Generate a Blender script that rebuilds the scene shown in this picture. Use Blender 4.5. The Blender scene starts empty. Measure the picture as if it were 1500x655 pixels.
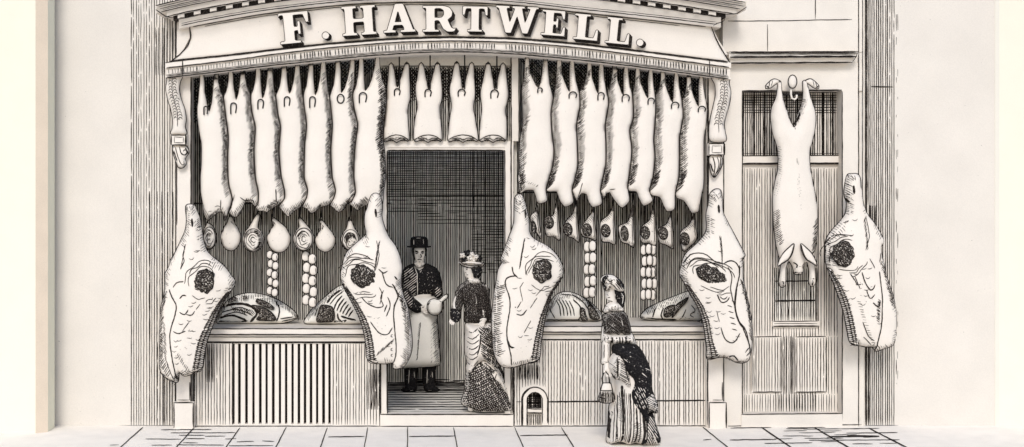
import bpy, math, random
import numpy as np
from mathutils import Vector
from mathutils.bvhtree import BVHTree
from mathutils.geometry import delaunay_2d_cdt, tessellate_polygon

# ------------------------------------------------------------------ camera geometry
D, K, VX, VY, CZ = 12.0, 1800.0, 600.0, 280.0, 2.3     # K = D * 150 px per metre at the shop front


def P(px, py, Y):
    """point at depth Y (shop front is Y = 0) seen at photo pixel px, py"""
    s = (D + Y) / K
    return ((px - VX) * s, Y, CZ - (py - VY) * s)


def gy(Y):
    return VY + CZ * K / (D + Y)          # pixel row of the ground at depth Y


def yg(py):
    return CZ * K / (py - VY) - D         # depth of the ground at a pixel row


rnd = random.Random(7)
col = bpy.context.scene.collection


# ------------------------------------------------------------------ materials
def new_mat(name):
    m = bpy.data.materials.new(name)
    m.use_nodes = True
    nt = m.node_tree
    b = nt.nodes['Principled BSDF']
    b.inputs['Roughness'].default_value = 0.92
    b.inputs['Specular IOR Level'].default_value = 0.08
    return m, nt, b


def pale(name, rgb, var=0.05, speck=True, scale=5.0):
    """pale surface with cloudy tone, fine grain and a few specks"""
    m, nt, b = new_mat(name)
    N, L = nt.nodes, nt.links
    tc = N.new('ShaderNodeTexCoord')
    n1 = N.new('ShaderNodeTexNoise'); n1.inputs['Scale'].default_value = scale; n1.inputs['Detail'].default_value = 5
    n2 = N.new('ShaderNodeTexNoise'); n2.inputs['Scale'].default_value = 95; n2.inputs['Detail'].default_value = 2
    L.new(tc.outputs['Object'], n1.inputs['Vector']); L.new(tc.outputs['Object'], n2.inputs['Vector'])
    r1 = N.new('ShaderNodeMapRange'); r1.inputs['From Min'].default_value = .3; r1.inputs['From Max'].default_value = .7
    r1.inputs['To Min'].default_value = 1 - var; r1.inputs['To Max'].default_value = 1 + var
    L.new(n1.outputs['Fac'], r1.inputs['Value'])
    r2 = N.new('ShaderNodeMapRange'); r2.inputs['From Min'].default_value = .3; r2.inputs['From Max'].default_value = .7
    r2.inputs['To Min'].default_value = 1 - var * .9; r2.inputs['To Max'].default_value = 1 + var * .9
    L.new(n2.outputs['Fac'], r2.inputs['Value'])
    mu = N.new('ShaderNodeMath'); mu.operation = 'MULTIPLY'
    L.new(r1.outputs[0], mu.inputs[0]); L.new(r2.outputs[0], mu.inputs[1])
    last = mu.outputs[0]
    if speck:
        n3 = N.new('ShaderNodeTexNoise'); n3.inputs['Scale'].default_value = 38; n3.inputs['Detail'].default_value = 3
        L.new(tc.outputs['Object'], n3.inputs['Vector'])
        r3 = N.new('ShaderNodeMapRange'); r3.inputs['From Min'].default_value = .735; r3.inputs['From Max'].default_value = .80
        r3.inputs['To Min'].default_value = 1; r3.inputs['To Max'].default_value = .45
        L.new(n3.outputs['Fac'], r3.inputs['Value'])
        m2 = N.new('ShaderNodeMath'); m2.operation = 'MULTIPLY'
        L.new(last, m2.inputs[0]); L.new(r3.outputs[0], m2.inputs[1]); last = m2.outputs[0]
    vm = N.new('ShaderNodeVectorMath'); vm.operation = 'SCALE'
    vm.inputs[0].default_value = rgb
    L.new(last, vm.inputs['Scale'])
    L.new(vm.outputs['Vector'], b.inputs['Base Color'])
    bp = N.new('ShaderNodeBump'); bp.inputs['Strength'].default_value = .12; bp.inputs['Distance'].default_value = .004
    L.new(n2.outputs['Fac'], bp.inputs['Height']); L.new(bp.outputs['Normal'], b.inputs['Normal'])
    return m


def dark(name, rgb, rgb2, scale=60.0, lo=.52, hi=.72):
    m, nt, b = new_mat(name)
    N, L = nt.nodes, nt.links
    tc = N.new('ShaderNodeTexCoord')
    n1 = N.new('ShaderNodeTexNoise'); n1.inputs['Scale'].default_value = scale; n1.inputs['Detail'].default_value = 3
    L.new(tc.outputs['Object'], n1.inputs['Vector'])
    cr = N.new('ShaderNodeValToRGB')
    cr.color_ramp.elements[0].position = lo; cr.color_ramp.elements[0].color = (*rgb, 1)
    cr.color_ramp.elements[1].position = hi; cr.color_ramp.elements[1].color = (*rgb2, 1)
    L.new(n1.outputs['Fac'], cr.inputs['Fac']); L.new(cr.outputs['Color'], b.inputs['Base Color'])
    return m



M_MEAT = pale('pale_meat', (0.765, 0.708, 0.640), .03)
M_WOOD = pale('cream_painted_wood', (0.765, 0.708, 0.640), .028)
M_STONE = pale('cream_stone', (0.74, 0.688, 0.620), .04)
M_WALL = pale('cream_render', (0.705, 0.658, 0.596), .035, True, 2.5)
M_FLAG = pale('pale_flagstone', (0.92, 0.865, 0.79), .045)
M_YELLOW = pale('pale_yellow_mount', (0.80, 0.785, 0.655), .012, False)
M_TAN = pale('tan_mount_bevel', (0.72, 0.61, 0.49), .04, False)
M_BACK = pale('pale_interior', (0.84, 0.80, 0.73), .05)  # pale ground of the interiors, whose shade is drawn by ink hatching
M_CLOTH = pale('cream_cloth', (0.765, 0.708, 0.640), .04)
M_GREY = pale('grey_cloth', (0.30, 0.275, 0.25), .12, False, 30)
M_WHITE = pale('white_linen', (0.88, 0.845, 0.78), .03)
M_SKIN = pale('pale_skin', (0.76, 0.71, 0.65), .02, False)
M_INK = dark('black_line', (0.022, 0.018, 0.016), (0.10, 0.085, 0.075))
M_DARK = dark('black_cloth', (0.012, 0.011, 0.012), (0.09, 0.085, 0.08), 90, .55, .75)
M_LEAN = dark('dark_lean_meat', (0.014, 0.012, 0.011), (0.34, 0.30, 0.26), 110, .50, .68)
M_IRON = dark('black_iron', (0.02, 0.018, 0.017), (0.05, 0.045, 0.04))


# ------------------------------------------------------------------ object helpers
def tag(o, label=None, cat=None, group=None, kind=None):
    if label: o['label'] = label
    if cat: o['category'] = cat
    if group: o['group'] = group
    if kind: o['kind'] = kind
    return o


def thing(name, loc, label, cat, group=None):
    o = bpy.data.objects.new(name, None)
    o.empty_display_size = .1
    o.location = loc
    col.objects.link(o)
    return tag(o, label, cat, group)


def root_of(o):
    v = Vector((0, 0, 0))
    while o is not None:
        v += o.location
        o = o.parent
    return v


class B:
    """collects verts/faces in world space, then links them as ONE mesh object"""
    def __init__(self):
        self.V, self.F, self.MI, self.S = [], [], [], []

    def add(self, verts, faces, mi=0, smooth=False):
        n = len(self.V)
        self.V.extend([tuple(v) for v in verts])
        for f in faces:
            self.F.append([i + n for i in f]); self.MI.append(mi); self.S.append(smooth)

    def link(self, name, mats, root=None):
        V = np.array(self.V, dtype=float)
        if root is not None:
            base = root_of(root)
        else:
            lo, hi = V.min(0), V.max(0)
            base = Vector(((lo[0] + hi[0]) / 2, (lo[1] + hi[1]) / 2, lo[2]))
        V = V - np.array(base)
        me = bpy.data.meshes.new(name)
        me.from_pydata(V.tolist(), [], self.F)
        for m in mats: me.materials.append(m)
        me.polygons.foreach_set('material_index', self.MI)
        me.polygons.foreach_set('use_smooth', self.S)
        me.update()
        o = bpy.data.objects.new(name, me)
        col.objects.link(o)
        if root is not None: o.parent = root
        else: o.location = base
        return o


# ------------------------------------------------------------------ 2-D helpers
def catmull(pts, n=6, closed=True, tens=1.0):
    p = [np.array(q, float) for q in pts]
    N = len(p); out = []
    rng = range(N) if closed else range(N - 1)
    for i in rng:
        p1, p2 = p[i], p[(i + 1) % N]
        p0 = p[(i - 1) % N] if closed or i > 0 else p1
        p3 = p[(i + 2) % N] if closed or i + 2 < N else p2
        k = max(1, min(n, int(np.linalg.norm(p2 - p1) / 2.2)))
        for j in range(k):
            t = j / k
            q = .5 * ((2 * p1) + (-p0 + p2) * t + (2 * p0 - 5 * p1 + 4 * p2 - p3) * t * t + (-p0 + 3 * p1 - 3 * p2 + p3) * t ** 3)
            out.append(q * tens + (p1 + (p2 - p1) * t) * (1 - tens))
    if not closed: out.append(p[-1])
    return [tuple(q) for q in out]


def resample(pts, step):
    p = np.array(pts, float)
    if len(p) < 2: return [tuple(q) for q in p]
    seg = np.linalg.norm(np.diff(p, axis=0), axis=1)
    s = np.concatenate([[0], np.cumsum(seg)])
    n = max(1, int(round(s[-1] / step)))
    t = np.linspace(0, s[-1], n + 1)
    return list(zip(np.interp(t, s, p[:, 0]), np.interp(t, s, p[:, 1])))


def inside(poly, x, y):
    poly = np.asarray(poly, float); x = np.asarray(x, float); y = np.asarray(y, float)
    r = np.zeros(x.shape, bool)
    j = len(poly) - 1
    for i in range(len(poly)):
        xi, yi = poly[i]; xj, yj = poly[j]
        c = ((yi > y) != (yj > y))
        with np.errstate(divide='ignore', invalid='ignore'):
            r ^= c & (x < (xj - xi) * (y - yi) / (yj - yi + 1e-12) + xi)
        j = i
    return r


def edge_dist(poly, x, y):
    a = np.asarray(poly, float); b = np.roll(a, -1, 0)
    q = np.stack([x, y], -1)[:, None, :]
    ab = (b - a)[None]; aq = q - a[None]
    t = np.clip((aq * ab).sum(-1) / ((ab * ab).sum(-1) + 1e-12), 0, 1)
    return np.sqrt(((aq - t[..., None] * ab) ** 2).sum(-1)).min(1)


def ell(cx, cy, rx, ry, rot=0, n=22, a0=0, a1=360):
    out = []
    full = abs(a1 - a0) >= 360
    for i in range(n if full else n + 1):
        a = math.radians(a0 + (a1 - a0) * i / n)
        x, y = rx * math.cos(a), ry * math.sin(a)
        c, s = math.cos(math.radians(rot)), math.sin(math.radians(rot))
        out.append((cx + x * c - y * s, cy + x * s + y * c))
    return out


# ------------------------------------------------------------------ engraved lines: thin raised strips on a surface
def strip(b, pts, w, conv, mi=1, step=3.0, jit=.12, taper=True, smooth_in=False):
    if smooth_in: pts = catmull(pts, 6, False)
    p = np.array(resample(pts, step))
    if len(p) < 2: return
    t = np.gradient(p, axis=0)
    t /= (np.linalg.norm(t, axis=1)[:, None] + 1e-9)
    nrm = np.stack([-t[:, 1], t[:, 0]], 1)
    n = len(p)
    p = p + nrm * np.array([rnd.gauss(0, jit) for _ in range(n)])[:, None]
    ws = np.array([w * rnd.uniform(.82, 1.18) for _ in range(n)])
    if taper:
        ws[0] *= .55; ws[-1] *= .4
    V = []
    for i in range(n):
        a = p[i] + nrm[i] * ws[i] / 2; c = p[i] - nrm[i] * ws[i] / 2
        V.append(conv(a[0], a[1])); V.append(conv(c[0], c[1]))
    b.add(V, [(2 * i, 2 * i + 1, 2 * i + 3, 2 * i + 2) for i in range(n - 1)], mi)


def draw(b, strokes, conv, step=3.0):
    """stroke = (points, width[, material slot[, smooth]])"""
    for s in strokes:
        strip(b, s[0], s[1], conv, s[2] if len(s) > 2 else 1, step, .12, True, s[3] if len(s) > 3 else False)


def flat_conv(Y, lift=.004):
    return lambda x, y: P(x, y, Y - lift) if False else ((x - VX) * (D + Y) / K, Y - lift, CZ - (y - VY) * (D + Y) / K)


def vlines(x0, x1, y0, y1, gap, w, brk=.0, jit=.35, mi=1, seg=(18, 70), hole=(1.5, 5)):
    """upright hand-ruled lines, some of them broken"""
    out = []; x = x0 + gap * .5
    while x < x1:
        xx = x + rnd.gauss(0, jit)
        f0, f1 = (y0(xx) if callable(y0) else y0), (y1(xx) if callable(y1) else y1)
        y = f0 + rnd.uniform(0, 1.5)
        bk = brk(xx) if callable(brk) else brk
        ww = w * rnd.uniform(.8, 1.2)
        while y < f1:
            e = f1 if rnd.random() > bk else min(f1, y + rnd.uniform(*seg))
            if e - y > 1.5:
                out.append(([(xx, y), (xx + rnd.gauss(0, .25), e)], ww, mi))
            y = e + rnd.uniform(*hole)
        x += gap
    return out


def hlines(x0, x1, y0, y1, gap, w, brk=.3, jit=.3, mi=1, seg=(15, 70), hole=(1.5, 6)):
    out = []; y = y0 + gap * .5
    while y < y1:
        x = x0 + rnd.uniform(0, 2)
        while x < x1:
            e = x1 if rnd.random() > brk else min(x1, x + rnd.uniform(*seg))
            yy = y + rnd.gauss(0, jit)
            if e - x > 1.5: out.append(([(x, yy), (e, yy + rnd.gauss(0, .2))], w * rnd.uniform(.75, 1.2), mi))
            x = e + rnd.uniform(*hole)
        y += gap
    return out


def hatch(poly, ang, gap, w, brk=.1, mi=1, jit=.3, seg=(8, 40)):
    """parallel lines clipped to a polygon"""
    a = math.radians(ang); d = np.array([math.cos(a), math.sin(a)]); n = np.array([-d[1], d[0]])
    q = np.array(poly, float); c = q.mean(0)
    u = (q - c) @ d; v = (q - c) @ n
    out = []
    vv = v.min() + gap * .5
    while vv < v.max():
        ts = np.arange(u.min(), u.max(), 1.2)
        pts = c + ts[:, None] * d + (vv + rnd.gauss(0, jit)) * n
        ins = inside(poly, pts[:, 0], pts[:, 1])
        i = 0
        while i < len(ts):
            if ins[i]:
                j = i
                lim = i + (int(rnd.uniform(*seg) / 1.2) if rnd.random() < brk * 4 else 10 ** 6)
                while j + 1 < len(ts) and ins[j + 1] and j < lim: j += 1
                if j - i >= 2: out.append(([tuple(pts[i]), tuple(pts[j])], w * rnd.uniform(.8, 1.2), mi))
                i = j + 2
            else: i += 1
        vv += gap
    return out


def rim(edge, length, gap, dx, dy, w=1.0, y0=-1e9, y1=1e9, inset=0, mi=1, var=.2):
    """short slanting strokes along an edge; (dx,dy) is the direction into the body"""
    out = []
    L = math.hypot(dx, dy)
    for (x, y) in resample(edge, gap):
        if not (y0 <= y <= y1): continue
        l = length * rnd.uniform(1 - var, 1 + var)
        x += rnd.gauss(0, .15); y += rnd.gauss(0, .25)
        a = (x + dx / L * inset, y + dy / L * inset)
        out.append(([a, (a[0] + dx / L * l, a[1] + dy / L * l)], w * rnd.uniform(.75, 1.15), mi))
    return out


def dots(poly, n, r, mi=1):
    q = np.array(poly, float); out = []
    while len(out) < n:
        x = rnd.uniform(q[:, 0].min(), q[:, 0].max()); y = rnd.uniform(q[:, 1].min(), q[:, 1].max())
        if inside(q, np.array([x]), np.array([y]))[0]:
            a = rnd.uniform(0, 3.14); l = rnd.uniform(.8, 2.4) * r
            out.append(([(x, y), (x + l * math.cos(a), y + l * math.sin(a))], r, mi))
    return out


# ------------------------------------------------------------------ solids
def tube3(b, pts, r, mi=0, sides=6, closed=False, smooth=True):
    P_ = [Vector(p) for p in pts]; n = len(P_)
    rs = r if isinstance(r, (list, tuple)) else [r] * n
    V = []; up = Vector((0, 1, 0))
    for i in range(n):
        a = P_[(i - 1) % n] if closed or i > 0 else P_[i]
        c = P_[(i + 1) % n] if closed or i < n - 1 else P_[i]
        t = (c - a)
        t = t.normalized() if t.length > 1e-9 else Vector((0, 0, 1))
        u = up if abs(t.dot(up)) < .95 else Vector((1, 0, 0))
        s = t.cross(u).normalized(); v = s.cross(t).normalized()
        for k in range(sides):
            q = 2 * math.pi * k / sides
            V.append(P_[i] + (s * math.cos(q) + v * math.sin(q)) * rs[i])
    F = []
    for i in range(n if closed else n - 1):
        j = (i + 1) % n
        for k in range(sides):
            F.append((i * sides + k, i * sides + (k + 1) % sides, j * sides + (k + 1) % sides, j * sides + k))
    if not closed:
        F.append(tuple(range(sides))[::-1]); F.append(tuple((n - 1) * sides + k for k in range(sides)))
    b.add(V, F, mi, smooth)


TS, RS = .80, .75
KEEP = ('hair', 'flower', 'cape', 'jacket', 'bonnet', 'apron', 'coat', 'sleeve', 'trouser_leg', 'boot', 'skirt', 'striped_skirt', 'bustle', 'fringe', 'draped_overskirt', 'neck_frill', 'neck_ruff')


def body(name, out, Y0, T=.09, R=14., Tb=None, mats=None, root=None, strokes=(), ow=1.4, spline=True, g=4.0, lift=.004, bld=None, ph=.5, tens=1.0):
    """rounded solid with the given outline: true thickness front and back, black contour, engraved strokes"""
    b = bld or B()
    Tb = T * .8 if Tb is None else Tb
    if name not in KEEP: T, R = T * TS, R * RS
    poly = catmull(out, 6, True, tens) if spline else resample(list(out) + [out[0]], 3)[:-1]
    q = np.array(poly)
    xs = np.arange(q[:, 0].min() + g * .5, q[:, 0].max(), g); ys = np.arange(q[:, 1].min() + g * .5, q[:, 1].max(), g)
    gx, gyy = np.meshgrid(xs, ys); gx = gx.ravel() + np.tile([0, g * .5], len(gx.ravel()))[:len(gx.ravel())] * 0; gyy = gyy.ravel()
    k = inside(q, gx, gyy)
    gx, gyy = gx[k], gyy[k]
    if len(gx):
        k = edge_dist(q, gx, gyy) > g * .4
        gx, gyy = gx[k], gyy[k]
    n = len(poly)
    v2 = [Vector(p) for p in poly] + [Vector((a, c)) for a, c in zip(gx, gyy)]
    rv, _, rf, _, _, _ = delaunay_2d_cdt(v2, [], [list(range(n))], 1, 1e-4)
    X = np.array([v.x for v in rv]); Yp = np.array([v.y for v in rv])
    dist = edge_dist(q, X, Yp)
    u = np.clip(dist / R, 0, 1)
    if name in KEEP: f = (1 - (1 - u) ** 2) ** ph
    else:                                  # firm edge, gently domed face
        u1 = np.clip(dist / min(R, 5.5), 0, 1); u2 = np.clip(dist / (R * 2.6), 0, 1)
        f = .5 * (1 - (1 - u1) ** 2) ** .5 + .5 * (1 - (1 - u2) ** 2)
    s = (D + Y0) / K
    wx = (X - VX) * s; wz = CZ - (Yp - VY) * s
    rimv = dist < 1e-3
    front = [(wx[i], Y0 - T * f[i], wz[i]) for i in range(len(X))]
    back = [(wx[i], Y0 + Tb * f[i], wz[i]) for i in range(len(X))]
    V = list(front); bi = []
    for i in range(len(X)):
        if rimv[i]: bi.append(i)
        else: bi.append(len(V)); V.append(back[i])
    F = [tuple(reversed(t)) for t in rf] + [tuple(bi[i] for i in t) for t in rf]
    b.add(V, F, 0, True)
    bvh = BVHTree.FromPolygons([Vector(v) for v in front], [list(t) for t in rf])

    def conv(x, y):
        ax, az = (x - VX) * s, CZ - (y - VY) * s
        h = bvh.ray_cast(Vector((ax, Y0 - 3, az)), Vector((0, 1, 0)))
        return (ax, (h[0].y if h[0] is not None else Y0) - lift, az)
    if ow > 0:
        ph = rnd.uniform(0, 9)
        rr = [ow * .5 * s * (1 + .28 * math.sin(i * .37 + ph) * math.sin(i * .11 + 2 * ph)) for i in range(n)]
        tube3(b, [((x - VX) * s, Y0 - .002, CZ - (y - VY) * s) for x, y in poly], rr, 1, 5, True)
    draw(b, strokes, conv)
    if bld is not None: return conv
    return b.link(name, mats or (M_MEAT, M_INK, M_CLOTH), root)


def prism(b, poly, Y, thick, mi=0, round_=0):
    """flat-fronted solid: polygon in photo pixels at depth Y, pushed back by thick"""
    s = (D + Y) / K
    a = [((x - VX) * s, CZ - (y - VY) * s) for x, y in poly]
    n = len(a)
    area = sum(a[i][0] * a[(i + 1) % n][1] - a[(i + 1) % n][0] * a[i][1] for i in range(n))
    if area < 0: a = a[::-1]
    V = [(x, Y, z) for x, z in a] + [(x, Y + thick, z) for x, z in a]
    F = [tuple(range(n)), tuple(range(2 * n - 1, n - 1, -1))]
    F += [(i, i + n, (i + 1) % n + n, (i + 1) % n) for i in range(n)]
    b.add(V, F, mi)


def rect(x0, y0, x1, y1): return [(x0, y0), (x1, y0), (x1, y1), (x0, y1)]


def edges(poly, w=1.4, inset=0.5):
    q = np.array(poly, float); c = q.mean(0)
    q = q + np.sign(c - q) * inset
    return [([tuple(q[i]), tuple(q[(i + 1) % len(q)])], w) for i in range(len(q))]


def slab(name, polys, Y, thick, mats, root=None, strokes=(), outline=0., bld=None, step=9.):
    b = bld or B()
    if not isinstance(polys[0][0], (list, tuple)): polys = [polys]
    cv = flat_conv(Y)
    for p in polys:
        prism(b, p, Y, thick)
        if outline: draw(b, edges(p, outline), cv, step)
    draw(b, strokes, cv, step)
    if bld is not None: return None
    return b.link(name, mats, root)
# ================================================================== THE SETTING
# pavement of flagstones
def ground():
    b = B()
    X0, X1, Y0, Y1 = -40, 40, -14, 40
    b.add([(X0, Y0, 0), (X1, Y0, 0), (X1, Y1, 0), (X0, Y1, 0)], [(0, 1, 2, 3)], 0)
    cv = lambda x, y: P(x, y, yg(y))[:2] + (.004,)
    out = []
    for i, px in enumerate([211, 286, 353, 420, 480, 539, 597, 664, 753, 821, 1028, 1113, 1190, 1268]):
        X = (px - VX) / 150.
        q = [(VX + X * K / (D + Y), gy(Y)) for Y in np.linspace(-.04 - rnd.uniform(0, .05), -2.6, 14)]
        out.append((q, 1.5 if px < 1100 else 1.9))
    for x0, x1, y in [(481, 534, 640.5), (599, 667, 640), (762, 832, 638.5), (1069, 1137, 645), (1030, 1042, 645), (1220, 1288, 640.5)]:
        out.append(([(x0, y), (x1, y - .8)], 1.2))
    for x0, x1, y in [(236, 310, 630), (250, 345, 634.5), (262, 300, 638), (213, 265, 643.5), (272, 300, 643), (222, 252, 652.5), (258, 328, 652), (347, 372, 647.5),
                      (384, 402, 646.5), (300, 330, 639.5), (161, 174, 652.5), (330, 346, 643.5), (335, 400, 653.5), (268, 290, 649)]:
        out.append(([(x0, y), (x1, y + rnd.uniform(-.5, .5))], .9))
    for i in range(20):
        y = rnd.uniform(627, 654); x = rnd.uniform(1085, 1290)
        lo = 1120 + (655 - y) * 1.2
        x = max(x, lo) if rnd.random() < .7 else x
        out.append(([(x, y), (min(1318, x + rnd.uniform(10, 60)), y - rnd.uniform(0, .8))], rnd.uniform(.6, .9)))
    for x0, x1, y in [(1215, 1288, 639.8), (1185, 1318, 645.5), (1120, 1190, 650), (1070, 1130, 627.5), (1240, 1315, 635)]:
        out.append(([(x0, y), (x1, y - .8)], 1.0))
    draw(b, out, cv, 6)
    o = b.link('pavement', (M_FLAG, M_INK))
    tag(o, 'pale flagstone pavement with thin black joints', kind='structure')


ground()

# shop floor behind the doorstep
b = B()
zf = CZ - (607 - VY) / 150.
x0, x1 = -.50, 1.22
b.add([(x0, .13, zf), (x1, .13, zf), (x1, 2.0, zf), (x0, 2.0, zf), (x0, .13, 0.005), (x1, .13, 0.005), (x1, 2., 0.005), (x0, 2., 0.005)],
      [(0, 1, 2, 3), (4, 7, 6, 5), (0, 4, 5, 1), (1, 5, 6, 2), (2, 6, 7, 3), (3, 7, 4, 0)], 0)
yfz = lambda py: (CZ - zf) * K / (py - VY) - D
cvf = lambda x, y: P(x, y, yfz(y))[:2] + (zf + .003,)
st = []
y = 561.
while y < 604:
    dk = y < 574
    st += hlines(520, 790, y - .5, y + .3, 1, 1.6 if dk else 1.2, .25, .1, seg=(30, 120))  # hatching, closer towards the back, draws the indoor shade
    y += 2.3 if dk else 3.6
draw(b, st, cvf, 8)
tag(b.link('shop_floor', (M_BACK, M_INK)), 'ink-hatched floor inside the shop doorway', kind='structure')

# ---- neighbouring walls
b = B()
Yw = 0.05
prism(b, rect(-1700, -70, 257.5, gy(Yw)), Yw, .6)
st = vlines(190, 258, -20, 624, 3.8, 1.0, lambda x: .85 if x < 222 else .45, .4, seg=(14, 60))
st += vlines(226, 258, 40, 110, 4.25, .9, .3, .5)
st += vlines(228, 258, 500, 624, 4.4, 1.1, .3, .5)
st += vlines(216, 258, 280, 500, 8.5, 1.0, .6, .6)
st += [([(168, 624), (258, 623.6)], 1.3)]
draw(b, st, flat_conv(Yw), 10)
tag(b.link('house_wall', (M_WALL, M_INK)), 'plain cream wall left of the shop with a band of upright black lines', 'wall')

b = B()
prism(b, rect(1262.5, -70, 3200, gy(Yw)), Yw, .6)
st = vlines(1272, 1312, -20, 624, 3.3, 1.15, lambda x: .15 if x < 1290 else .6, .4, seg=(14, 70))
st += [([(1268.5, -20), (1268.5, 624)], 3.2), ([(1271.5, -20), (1271.5, 300)], 1.3), ([(1272, 500), (1272, 623)], 2.2)]
st += vlines(1272, 1284, 300, 380, 2.4, 1.3, .2, .3)
st += [([(1276, 127), (1308, 127.5)], 1.8), ([(1262, 623.8), (1316, 623.4)], 1.3)]
st += vlines(1310, 1317, 20, 560, 3.4, .9, .98, .8, seg=(3, 24), hole=(8, 60))
draw(b, st, flat_conv(Yw), 10)
tag(b.link('house_wall', (M_WALL, M_INK)), 'plain cream wall right of the side door with a narrow band of upright black lines', 'wall')

def mount(xedge, side, Yp, Yb, bevel, mats, lab):
    """thick flat pier whose inner edge is cut to a slant"""
    b = B()
    s_ = (D + Yp) / K
    xi = (xedge - VX) * s_; xo = xi + side * 7.0; xb = xi - side * bevel * s_
    q = [(xo, Yp), (xi, Yp), (xb, Yb), (xb, Yb + .22), (xo, Yb + .22)]
    n = len(q); H = 5.0
    b.add([(x, y, 0) for x, y in q] + [(x, y, H) for x, y in q], [(0, 1, n + 1, n), (2, 3, n + 3, n + 2), (3, 4, n + 4, n + 3), (4, 0, n, n + 4), tuple(range(n, 2 * n)), tuple(range(n - 1, -1, -1))], 0)
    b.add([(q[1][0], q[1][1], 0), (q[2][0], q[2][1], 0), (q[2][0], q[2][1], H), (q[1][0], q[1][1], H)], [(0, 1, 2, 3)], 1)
    tag(b.link('print_mount', mats), lab, 'wall pier')  # added slab standing in for the print's mount, not part of the street


mount(52, -1, -.33, -.27, 15.5, (M_YELLOW, M_TAN), 'pale yellow print mount with a tan slanted side at the far left edge')
M_YEL2 = pale('pale_buff_mount', (0.80, 0.765, 0.645), .012, False)
M_YEL3 = pale('buff_mount_bevel', (0.76, 0.73, 0.65), .012, False)
mount(1464, 1, .028, .046, 5, (M_YEL2, M_YEL3), 'thin pale buff print mount at the far right edge')

# ================================================================== THE SHOP FRONT
shop = thing('shop_front', (0.3, 0.0, 0), 'butcher shop front with a curved lettered fascia, two display windows, doorway and side door', 'shop front')

interp = lambda pts: (lambda x: float(np.interp(x, [p[0] for p in pts], [p[1] for p in pts])))


def smooth_interp(pts):
    q = np.array(pts, float)
    # local quadratic smoothing of hand-measured points
    xs = np.linspace(q[0, 0], q[-1, 0], 260)
    ys = np.interp(xs, q[:, 0], q[:, 1])
    k = np.hanning(31); k /= k.sum()
    pad = np.concatenate([2 * ys[0] - ys[15:0:-1], ys, 2 * ys[-1] - ys[-2:-17:-1]])
    ys = np.convolve(pad, k, 'valid')
    return lambda x: float(np.interp(x, xs, ys))


L0 = smooth_interp([(238, 115), (268, 111.5), (328, 104.5), (380, 98), (480, 87.5), (544, 81.5), (580, 79), (630, 76.5), (690, 76), (760, 79.5), (840, 87), (940, 98.5), (1034, 111.5), (1075, 117)])
L1 = smooth_interp([(238, 101), (268, 97), (340, 89), (400, 80), (480, 70.5), (580, 62.2), (660, 60.2), (760, 62.6), (840, 69.5), (940, 82), (1040, 95.5), (1075, 100)])
L2 = smooth_interp([(238, 92), (268, 88), (340, 81), (400, 73.5), (480, 64.5), (580, 57), (660, 54.6), (760, 57), (840, 64), (940, 75.5), (1040, 88), (1075, 92.5)])
L3 = smooth_interp([(240, 48), (280, 38), (380, 20), (480, 8), (540, 3.5), (620, 2), (700, 3), (760, 7.3), (840, 16.5), (940, 27), (1040, 38.5), (1075, 43)])
LD = smooth_interp([(220, 34), (265, 22.5), (312, 13.2), (360, 5), (382, 1), (480, -12), (655, -22), (840, -10), (930, 1.8), (996, 11.5), (1060, 21.5), (1100, 28)])
Yf = lambda x: -0.17 - 0.11 * (1 - ((x - 655) / 415.) ** 2)


def gridsolid(b, fn, nu, nv, thick=.06, mi=0, smooth=True):
    F = []; V = []
    for i in range(nu + 1):
        for j in range(nv + 1): V.append(fn(i / nu, j / nv))
    n = len(V)
    V += [(x, y + thick, z) for x, y, z in V]
    id_ = lambda i, j: i * (nv + 1) + j
    for i in range(nu):
        for j in range(nv):
            a, c, d, e = id_(i, j), id_(i + 1, j), id_(i + 1, j + 1), id_(i, j + 1)
            F.append((a, c, d, e)); F.append((e + n, d + n, c + n, a + n))
    for i in range(nu):
        a, c = id_(i, 0), id_(i + 1, 0); F.append((a, a + n, c + n, c))
        a, c = id_(i, nv), id_(i + 1, nv); F.append((c, c + n, a + n, a))
    for j in range(nv):
        a, c = id_(0, j), id_(0, j + 1); F.append((c, c + n, a + n, a))
        a, c = id_(nu, j), id_(nu, j + 1); F.append((a, a + n, c + n, c))
    b.add(V, F, mi, smooth)


def lerp(a, b, t): return a + (b - a) * t


def band(b, xa, xb, ytop, ybot, yfn, thick, nu=70, mi=0):
    """curved moulding between two measured lines, straight in section"""
    gridsolid(b, lambda u, v: P(lerp(xa, xb, u), lerp(ybot(lerp(xa, xb, u)), ytop(lerp(xa, xb, u)), v), yfn(lerp(xa, xb, u), v)), nu, 1, thick, mi, False)


def along(xa, xb, fn, off=0., step=8.):
    return [(x, fn(x) + off) for x in np.arange(xa, xb + .01, step)]


# fascia board, hollow in section, with flared ends
lE = lambda v: float(np.interp(v, [0, .2, .45, .7, 1], [249, 264, 276, 280, 277.5]))
rE = lambda v: float(np.interp(v, [0, .3, .6, 1], [1069.5, 1059, 1050, 1042]))


def fas(u, v):
    x = lerp(lE(v), rE(v), u)
    return P(x, lerp(L2(x) + .6, L3(x) - .6, v), Yf(x) + .02 + .02 * math.sin(math.pi * v))


fasY = lambda x, y: Yf(x) + .02 + .02 * math.sin(math.pi * min(1, max(0, (y - L2(x)) / (L3(x) - L2(x) - 1e-6))))
b = B()
gridsolid(b, fas, 80, 8, .08)
cv = lambda x, y: P(x, y, fasY(x, y) - .006)
st = [([(lE(v), lerp(L2(lE(v)), L3(lE(v)), v)) for v in np.linspace(0, 1, 12)], 1.8, 1),
      ([(rE(v), lerp(L2(rE(v)), L3(rE(v)), v)) for v in np.linspace(0, 1, 12)], 1.7, 1)]
st += [(along(282, 1040, L3, 1.2), 1.3), (along(282, 1040, L3, -3.4), 1.1), (along(300, 1000, L3, 4.2), .8)]
st += [(along(250, 1068, L2, -.9), 2.0)]
draw(b, st, cv, 6)
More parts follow.
